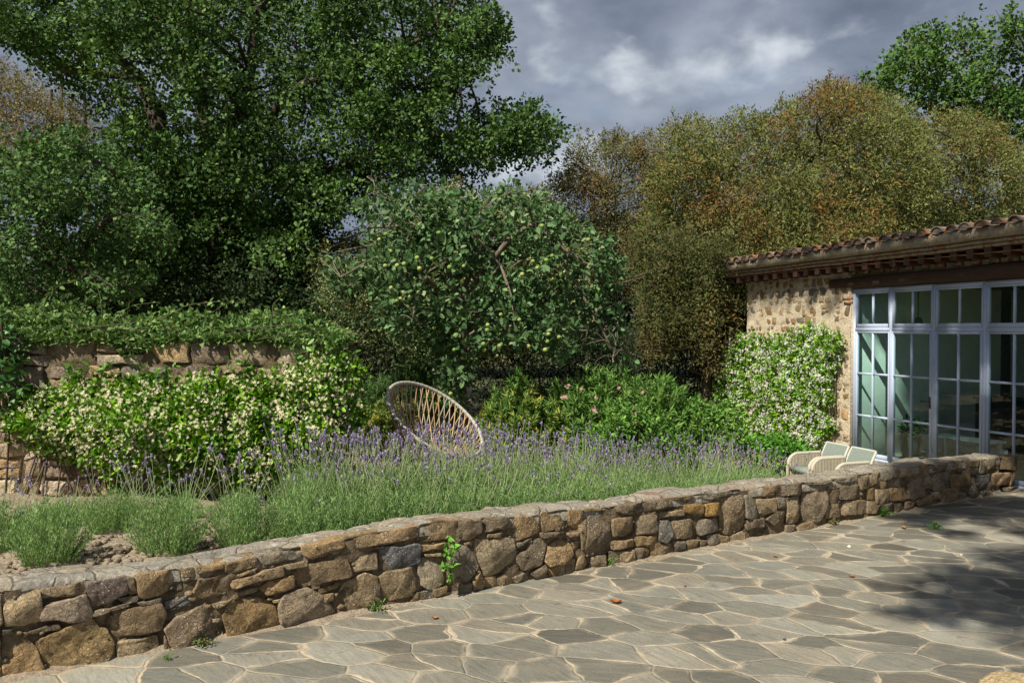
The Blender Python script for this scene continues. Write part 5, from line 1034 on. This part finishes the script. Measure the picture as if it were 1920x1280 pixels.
for row, d in enumerate((.66, 1.08, 1.52, 1.95)):
    s_ = sd(555, d)+random.uniform(0, .1)
    while s_ < s_end+.1-.12*row:
        x, y = wl(s_+random.uniform(-.04, .04), d+random.uniform(-.06, .06)); u = (s_-sd(555, .66))/(s_end-sd(555, .66))
        lavender(x, y, random.choice((2, 3, 4, 5)) if row else random.choice((1, 1, 6)), random.uniform(.92, 1.08)*(1.04-.14*u), GL, 'dense row of lavender', 1.12 if u < .45 and row > 0 else 1.0)
        s_ += random.uniform(.30, .37)
#@@PLANTS>
#@@THINGS<
# ================================================================== RATTAN BASKET CHAIR
Cc = P(817, 785, 9.3); Rr = .635; nv = np.array([.54, -.33, .775]); nv /= np.linalg.norm(nv); uu = np.array([.82, 0, -.57]); uu = uu-nv*(uu@nv); uu /= np.linalg.norm(uu); vv = np.cross(nv, uu)
zg = gz(Cc[0], Cc[1]); th = np.linspace(0, 2*np.pi, 97)
rim = Cc+Rr*(np.cos(th)[:, None]*uu+np.sin(th)[:, None]*vv)
ux = np.array([uu[0], uu[1], 0]); ux /= np.linalg.norm(ux); vx = np.cross([0, 0, 1.], ux)
Bc = np.array([Cc[0]-.02, Cc[1]+.04, zg+.30])
def ring_(a, r, c): return c+r*(np.cos(a)[..., None]*ux+np.sin(a)[..., None]*vx)
mb = MB()
mb.tube(rim, .021+.0015*np.sin(th*55), 9, (.43, .40, .35), cap=False); 
for k_ in range(60):
    a = k_/60*2*np.pi; c = Cc+Rr*(math.cos(a)*uu+math.sin(a)*vv); tg = -math.sin(a)*uu+math.cos(a)*vv; mb.tube([c-tg*.006, c+tg*.006], .0232, 9, (.31, .285, .25))
rimo = mb.build('rim', MAT['wicker'], smooth=True)
lat = MB(); NS = 46
for fam, dlt in ((0, .42), (1, -.42)):
    for i in range(NS):
        a = (i+.5*fam)/NS*2*np.pi; p0 = Cc+(Rr-.006)*(math.cos(a)*uu+math.sin(a)*vv)-nv*.004*(1 if fam else -1); p1 = ring_(np.array(a+dlt), .27, Bc)
        mid = (p0+p1)/2+((p0+p1)/2-(Cc+Bc)/2)*.10; t_ = np.linspace(0, 1, 8)[:, None]; pts = (1-t_)**2*p0+2*(1-t_)*t_*(mid*2-(p0+p1)/2)+t_**2*p1
        lat.tube(pts, .0066, 6, np.array([(.50, .32, .17), (.55, .38, .22), (.40, .26, .14), (.36, .33, .28)][int(rng.integers(4))])*random.uniform(.85, 1.1))
wv = lat.build('woven_basket', MAT['wicker'])
mb = MB(); mb.tube(ring_(th, .275, Bc), .018, 8, (.42, .30, .18), cap=False); rg = mb.build('waist_ring', MAT['wicker'])
mb = MB(); mb.tube(ring_(th, .36, np.array([Bc[0], Bc[1], zg+.02])), .020, 8, (.36, .28, .19), cap=False)
for i in range(30):
    a = i/30*2*np.pi
    for d_ in (.25, -.25): mb.tube([ring_(np.array(a), .27, Bc), ring_(np.array(a+d_), .36, np.array([Bc[0], Bc[1], zg+.02]))], .0058, 5, (.42, .24, .11))
bs = mb.build('base', MAT['wicker']); t = empty('basket_chair', (Cc[0], Cc[1], zg), label='round tilted rattan basket chair with a grey rim standing behind the lavender', cat='chair'); rebase(t, [rimo, wv, rg, bs])

# ================================================================== TWO GARDEN ARMCHAIRS
fv = np.array([-.95, -.31, 0]); fv /= np.linalg.norm(fv); wv_ = np.array([.31, -.95, 0]); wv_ /= np.linalg.norm(wv_)
def armchair(o, lab, trim):
    o = np.array([o[0], o[1], max(gz(o[0], o[1]), 0)]); t = empty('armchair', o, label=lab, cat='armchair'); kids = []
    zb = o[2]; CR = (.40, .355, .265)
    def Q(f_, w_, z): return np.array([o[0], o[1], 0])+fv*f_+wv_*w_+np.array([0, 0, z])
    mb = MB(); n_ = 9; U = np.linspace(.02, .42, n_); T = np.linspace(0, 1, 12); ff = -.02-.13*T**1.6; zz_ = .26+.35*T
    for off in (0, .022):
        V = np.array([[Q(f_-off, u, z+zb*0) for u in U] for f_, z in zip(ff, zz_)]); idx = np.arange(12*n_).reshape(12, n_); q_ = np.stack([idx[:-1, :-1], idx[:-1, 1:], idx[1:, 1:], idx[1:, :-1]], -1).reshape(-1, 4); mb.add(V, q_ if off else q_[:, ::-1], (.20, .24, .21))
    kids.append(mb.build('backrest', MAT['wicker'], smooth=True))
    mb = MB()
    for w_ in (.018, .425): mb.tube([Q(f_-.011, w_, z) for f_, z in zip(ff, zz_)], .016, 8, (.50, .50, .42))
    mb.tube([Q(ff[-1]-.011, w_, zz_[-1]) for w_ in U], .016, 8, (.44, .47, .40)); kids.append(mb.build('back_frame', MAT['wicker'], smooth=True))
    mb = MB(); c8 = [Q(f_, w_, z) for z in (.27, .33) for f_, w_ in ((-.03, .03), (.43, .03), (.43, .41), (-.03, .41))]; mb.add(np.array(c8), [(0, 3, 2, 1), (4, 5, 6, 7), (0, 1, 5, 4), (1, 2, 6, 5), (2, 3, 7, 6), (3, 0, 4, 7)], (.20, .24, .21)); kids.append(mb.build('seat', MAT['wicker']))
    for w_ in (.0, .41):
        mb = MB(); a_ = np.linspace(0, np.pi/2, 9); top = .485; r_ = .15
        ol = [(-.04, .08), (-.04, top)]+[(.30+r_*math.sin(x), top-r_+r_*math.cos(x)) for x in a_]+[(.45, .08)]
        A = np.array([Q(f_, w_, z) for f_, z in ol]); B = np.array([Q(f_, w_+.035, z) for f_, z in ol]); m_ = len(ol)
        mb.add(A, [tuple(range(m_))], CR); mb.add(B, [tuple(range(m_))[::-1]], CR); i = np.arange(m_); mb.add(np.concatenate([A, B]), np.stack([i, (i+1) % m_, (i+1) % m_+m_, i+m_], -1), CR)
        for g in np.arange(-.02, .44, .022):   # upright canes on both faces
            zt = top if g < .30 else top-r_+math.sqrt(max(r_*r_-(g-.30)**2, 0)); 
            for ww in (w_-.001, w_+.036): mb.tube([Q(g, ww, .09), Q(g, ww, zt-.01)], .0075, 5, np.array(CR)*random.uniform(.92, 1.1), cap=False)
        mb.tube([Q(f_, w_+.017, z) for f_, z in ol[1:]], .024, 8, (.47, .43, .34)); kids.append(mb.build('armrest', MAT['wicker']))
        for f_ in (.0, .41): mb = MB(); mb.tube([Q(f_, w_+.017, zb*0+max(0, zb)-.02), Q(f_, w_+.017, .10)], .018, 7, CR); kids.append(mb.build('leg', MAT['wicker']))
    rebase(t, kids)
armchair((4.0, 10.5), 'cream wicker armchair with grey green back, the farther one, nearest the lavender', False)
armchair((4.145, 10.06), 'cream wicker garden armchair with a grey green back, nearest the glass front', True)

# ================================================================== WEEDS AND LITTER
def weed(px, py, r, lab, cols, n_=26, lf=.035, tpl='oval', wd=.5, up=.35, loc=None, cat='weed'):
    p = G(px, py) if loc is None else np.array(loc); mb = MB(); c = p+np.abs(rng.normal(0, 1, (n_, 3)))*[0, 0, r*up]+rng.normal(0, 1, (n_, 3))*[r*.45, r*.3, 0]+[0, 0, .01]
    tufts(mb, c, 4, r*.25, lf, wd, tpl, cols, [1]*len(cols), up=.8); fo = mb.build('foliage', MAT['leaf']); ms = MB()
    for q_ in c[:12]: ms.tube([p+[0, 0, -.01], (p+q_)/2+[0, 0, .004], q_], .0015, 4, (.12, .15, .05))
    sm = ms.build('stems', MAT['leaf']); t = empty('weed', p, label=lab, cat=cat); rebase(t, [fo, sm])
GC = [(.07, .20, .025), (.12, .28, .04)]; MC = [(.12, .14, .05), (.18, .16, .07), (.08, .13, .03)]
weed(372, 1214, .07, 'low mossy weed at the foot of a big rounded stone near the left', MC, 30, .022)
weed(700, 1146, .09, 'largest patch of creeping weed at the wall foot, left of the ivy sprig', MC+GC, 60, .022)
weed(1464, 996, .06, 'bright green weed tuft with pointed leaves under the middle of the low wall', GC, 18, .055, 'lance', .22)
weed(1562, 984, .08, 'mossy clump with reddish tips at the foot of the low wall', MC+[(.25, .12, .05)], 45, .025)
weed(1590, 972, .07, 'yellowish grass tuft beside the mossy clump at the wall foot', MC, 40, .04, 'lance', .15, .6)
weed(1655, 968, .09, 'green dandelion like rosette at the wall foot below the armchairs', GC, 20, .07, 'lance', .22)
weed(1760, 992, .05, 'small green leafy weed growing between flagstones in the shade', GC, 9, .06, 'lance', .25)
weed(1142, 1062, .05, 'thin grass blades at the wall foot below the tall square stone', GC, 16, .05, 'lance', .12, .8)
weed(310, 1240, .03, 'tiny green seedling between two big stones at the wall foot', GC, 6, .03, 'lance', .3, .8)
mb = MB(); pts = []
for (a, b) in [(838, 1010), (840, 1030), (828, 1040), (836, 1048), (826, 1058), (838, 1066), (842, 1075)]:
    s_, z_ = wall_sz(a, b); pts.append(wfr(s_, .05, z_))
pts = np.array(pts); pp_ = np.repeat(pts, 4, 0)+rng.normal(0, .022, (28, 3)); tufts(mb, pp_, 3, .02, .045, .85, 'ivy', [(.12, .30, .03), (.17, .38, .05)], [1, 1], up=.5, outdir=np.tile([WN[0], WN[1], 0], (28, 1)))
fo = mb.build('foliage', MAT['leaf']); mb = MB(); mb.tube(pts[::-1], .003, 5, (.15, .14, .07)); sm = mb.build('stems', MAT['bark']); t = empty('ivy_sprig', pts[-1], label='bright green ivy sprig growing out of a joint in the low stone wall', cat='ivy'); rebase(t, [fo, sm])
def dry_leaf(px, py, s_, col, lab, rz):
    p = G(px, py); mb = MB(); U, V_ = np.meshgrid(np.linspace(0, 1, 9), np.linspace(-1, 1, 5)); wd = .34*np.sin(np.pi*np.clip(U*.96+.02, 0, 1))**.8
    x = U-.5; y = V_*wd; z = .16*V_**2+.18*(U-.5)**2*2+.04*nz(np.stack([U*3, V_, U*0], -1), 1.5, 0, 2)+.02; c, s = math.cos(rz), math.sin(rz)
    V = np.stack([(x*c-y*s)*s_, (x*s+y*c)*s_, z*s_+.006], -1); idx = np.arange(45).reshape(5, 9); mb.add(V, np.stack([idx[:-1, :-1], idx[:-1, 1:], idx[1:, 1:], idx[1:, :-1]], -1).reshape(-1, 4), col)
    mb.tube([(-.5*s_*c, -.5*s_*s, .02), (-.8*s_*c, -.8*s_*s, .012)], .0012, 4, col); o = mb.build('dry_leaf', MAT['generic'], smooth=True); o.location = p; tag(o, lab, 'leaf')
dry_leaf(1156, 1133, .085, (.30, .09, .03), 'curled red brown dry leaf in the middle of the patio', .1)
dry_leaf(815, 1163, .05, (.36, .15, .04), 'small orange leaf on the patio close to the low wall', .4)
dry_leaf(1697, 992, .075, (.30, .15, .08), 'brown dry leaf standing upright in the shaded part of the patio', 1.3)
dry_leaf(1600, 1084, .05, (.32, .11, .04), 'thin curled brown leaf on the sunny right part of the patio', -.3)
dry_leaf(1456, 1046, .045, (.28, .13, .06), 'brown leaf fragment on the patio below the mossy clump', .2)
dry_leaf(1286, 1102, .03, (.30, .08, .03), 'tiny red leaf on the middle right flagstones', .9)
for px, py, r, c, lab in ((1595, 1028, .016, (.75, .72, .62), 'white pebble lying on the sunlit flagstones'), (1806, 1043, .012, (.6, .58, .5), 'small pale pebble near the edge of the tree shadow'), (1474, 1203, .010, (.06, .06, .055), 'small dark pebble on the near flagstones')):
    mb = MB(); mb.ball((0, 0, r*.7), (r*1.2, r, r*.8), 10, c, jit=.2); o = mb.build('pebble', MAT['generic'], smooth=True); o.location = G(px, py); tag(o, lab, 'pebble')
mb = MB(); mb.ball((0, 0, .03), (.20, .14, .055), 28, (.46, .36, .21), jit=.16); o = mb.build('boulder', MAT['stone'], smooth=True); o.location = G(1915, 1300); tag(o, 'pale yellow boulder cut by the bottom right corner of the view', 'rock')
mb = MB()   # fine litter of needles and petals on coping and paving
for _ in range(420):
    if random.random() < .35:
        s_ = random.gauss(random.choice((-1.5, -.4, .1, .9, 3)), .35); p = wfr(s_, -random.uniform(.06, .3), topz(s_)+.016); cl = (.20, .10, .05)
    else:
        p = G(random.uniform(0, 1920), random.uniform(930, 1280)**1.0); p[2] = .006; cl = random.choice([(.3, .16, .07), (.5, .42, .3), (.16, .13, .08)])
        if wdist(p[0], p[1]) > -.05: continue
    a = random.uniform(0, 6.28); l_ = random.uniform(.006, .02); leaves(mb, [p], np.array([[math.cos(a), math.sin(a), .1]]), np.array([[0, 0, 1.]]), l_, .004, 'rhomb', [cl])
tag(mb.build('plant_litter', MAT['generic']), 'scattered dry needles and specks lying on the wall coping and flagstones', 'litter', kind='stuff')
#@@THINGS>
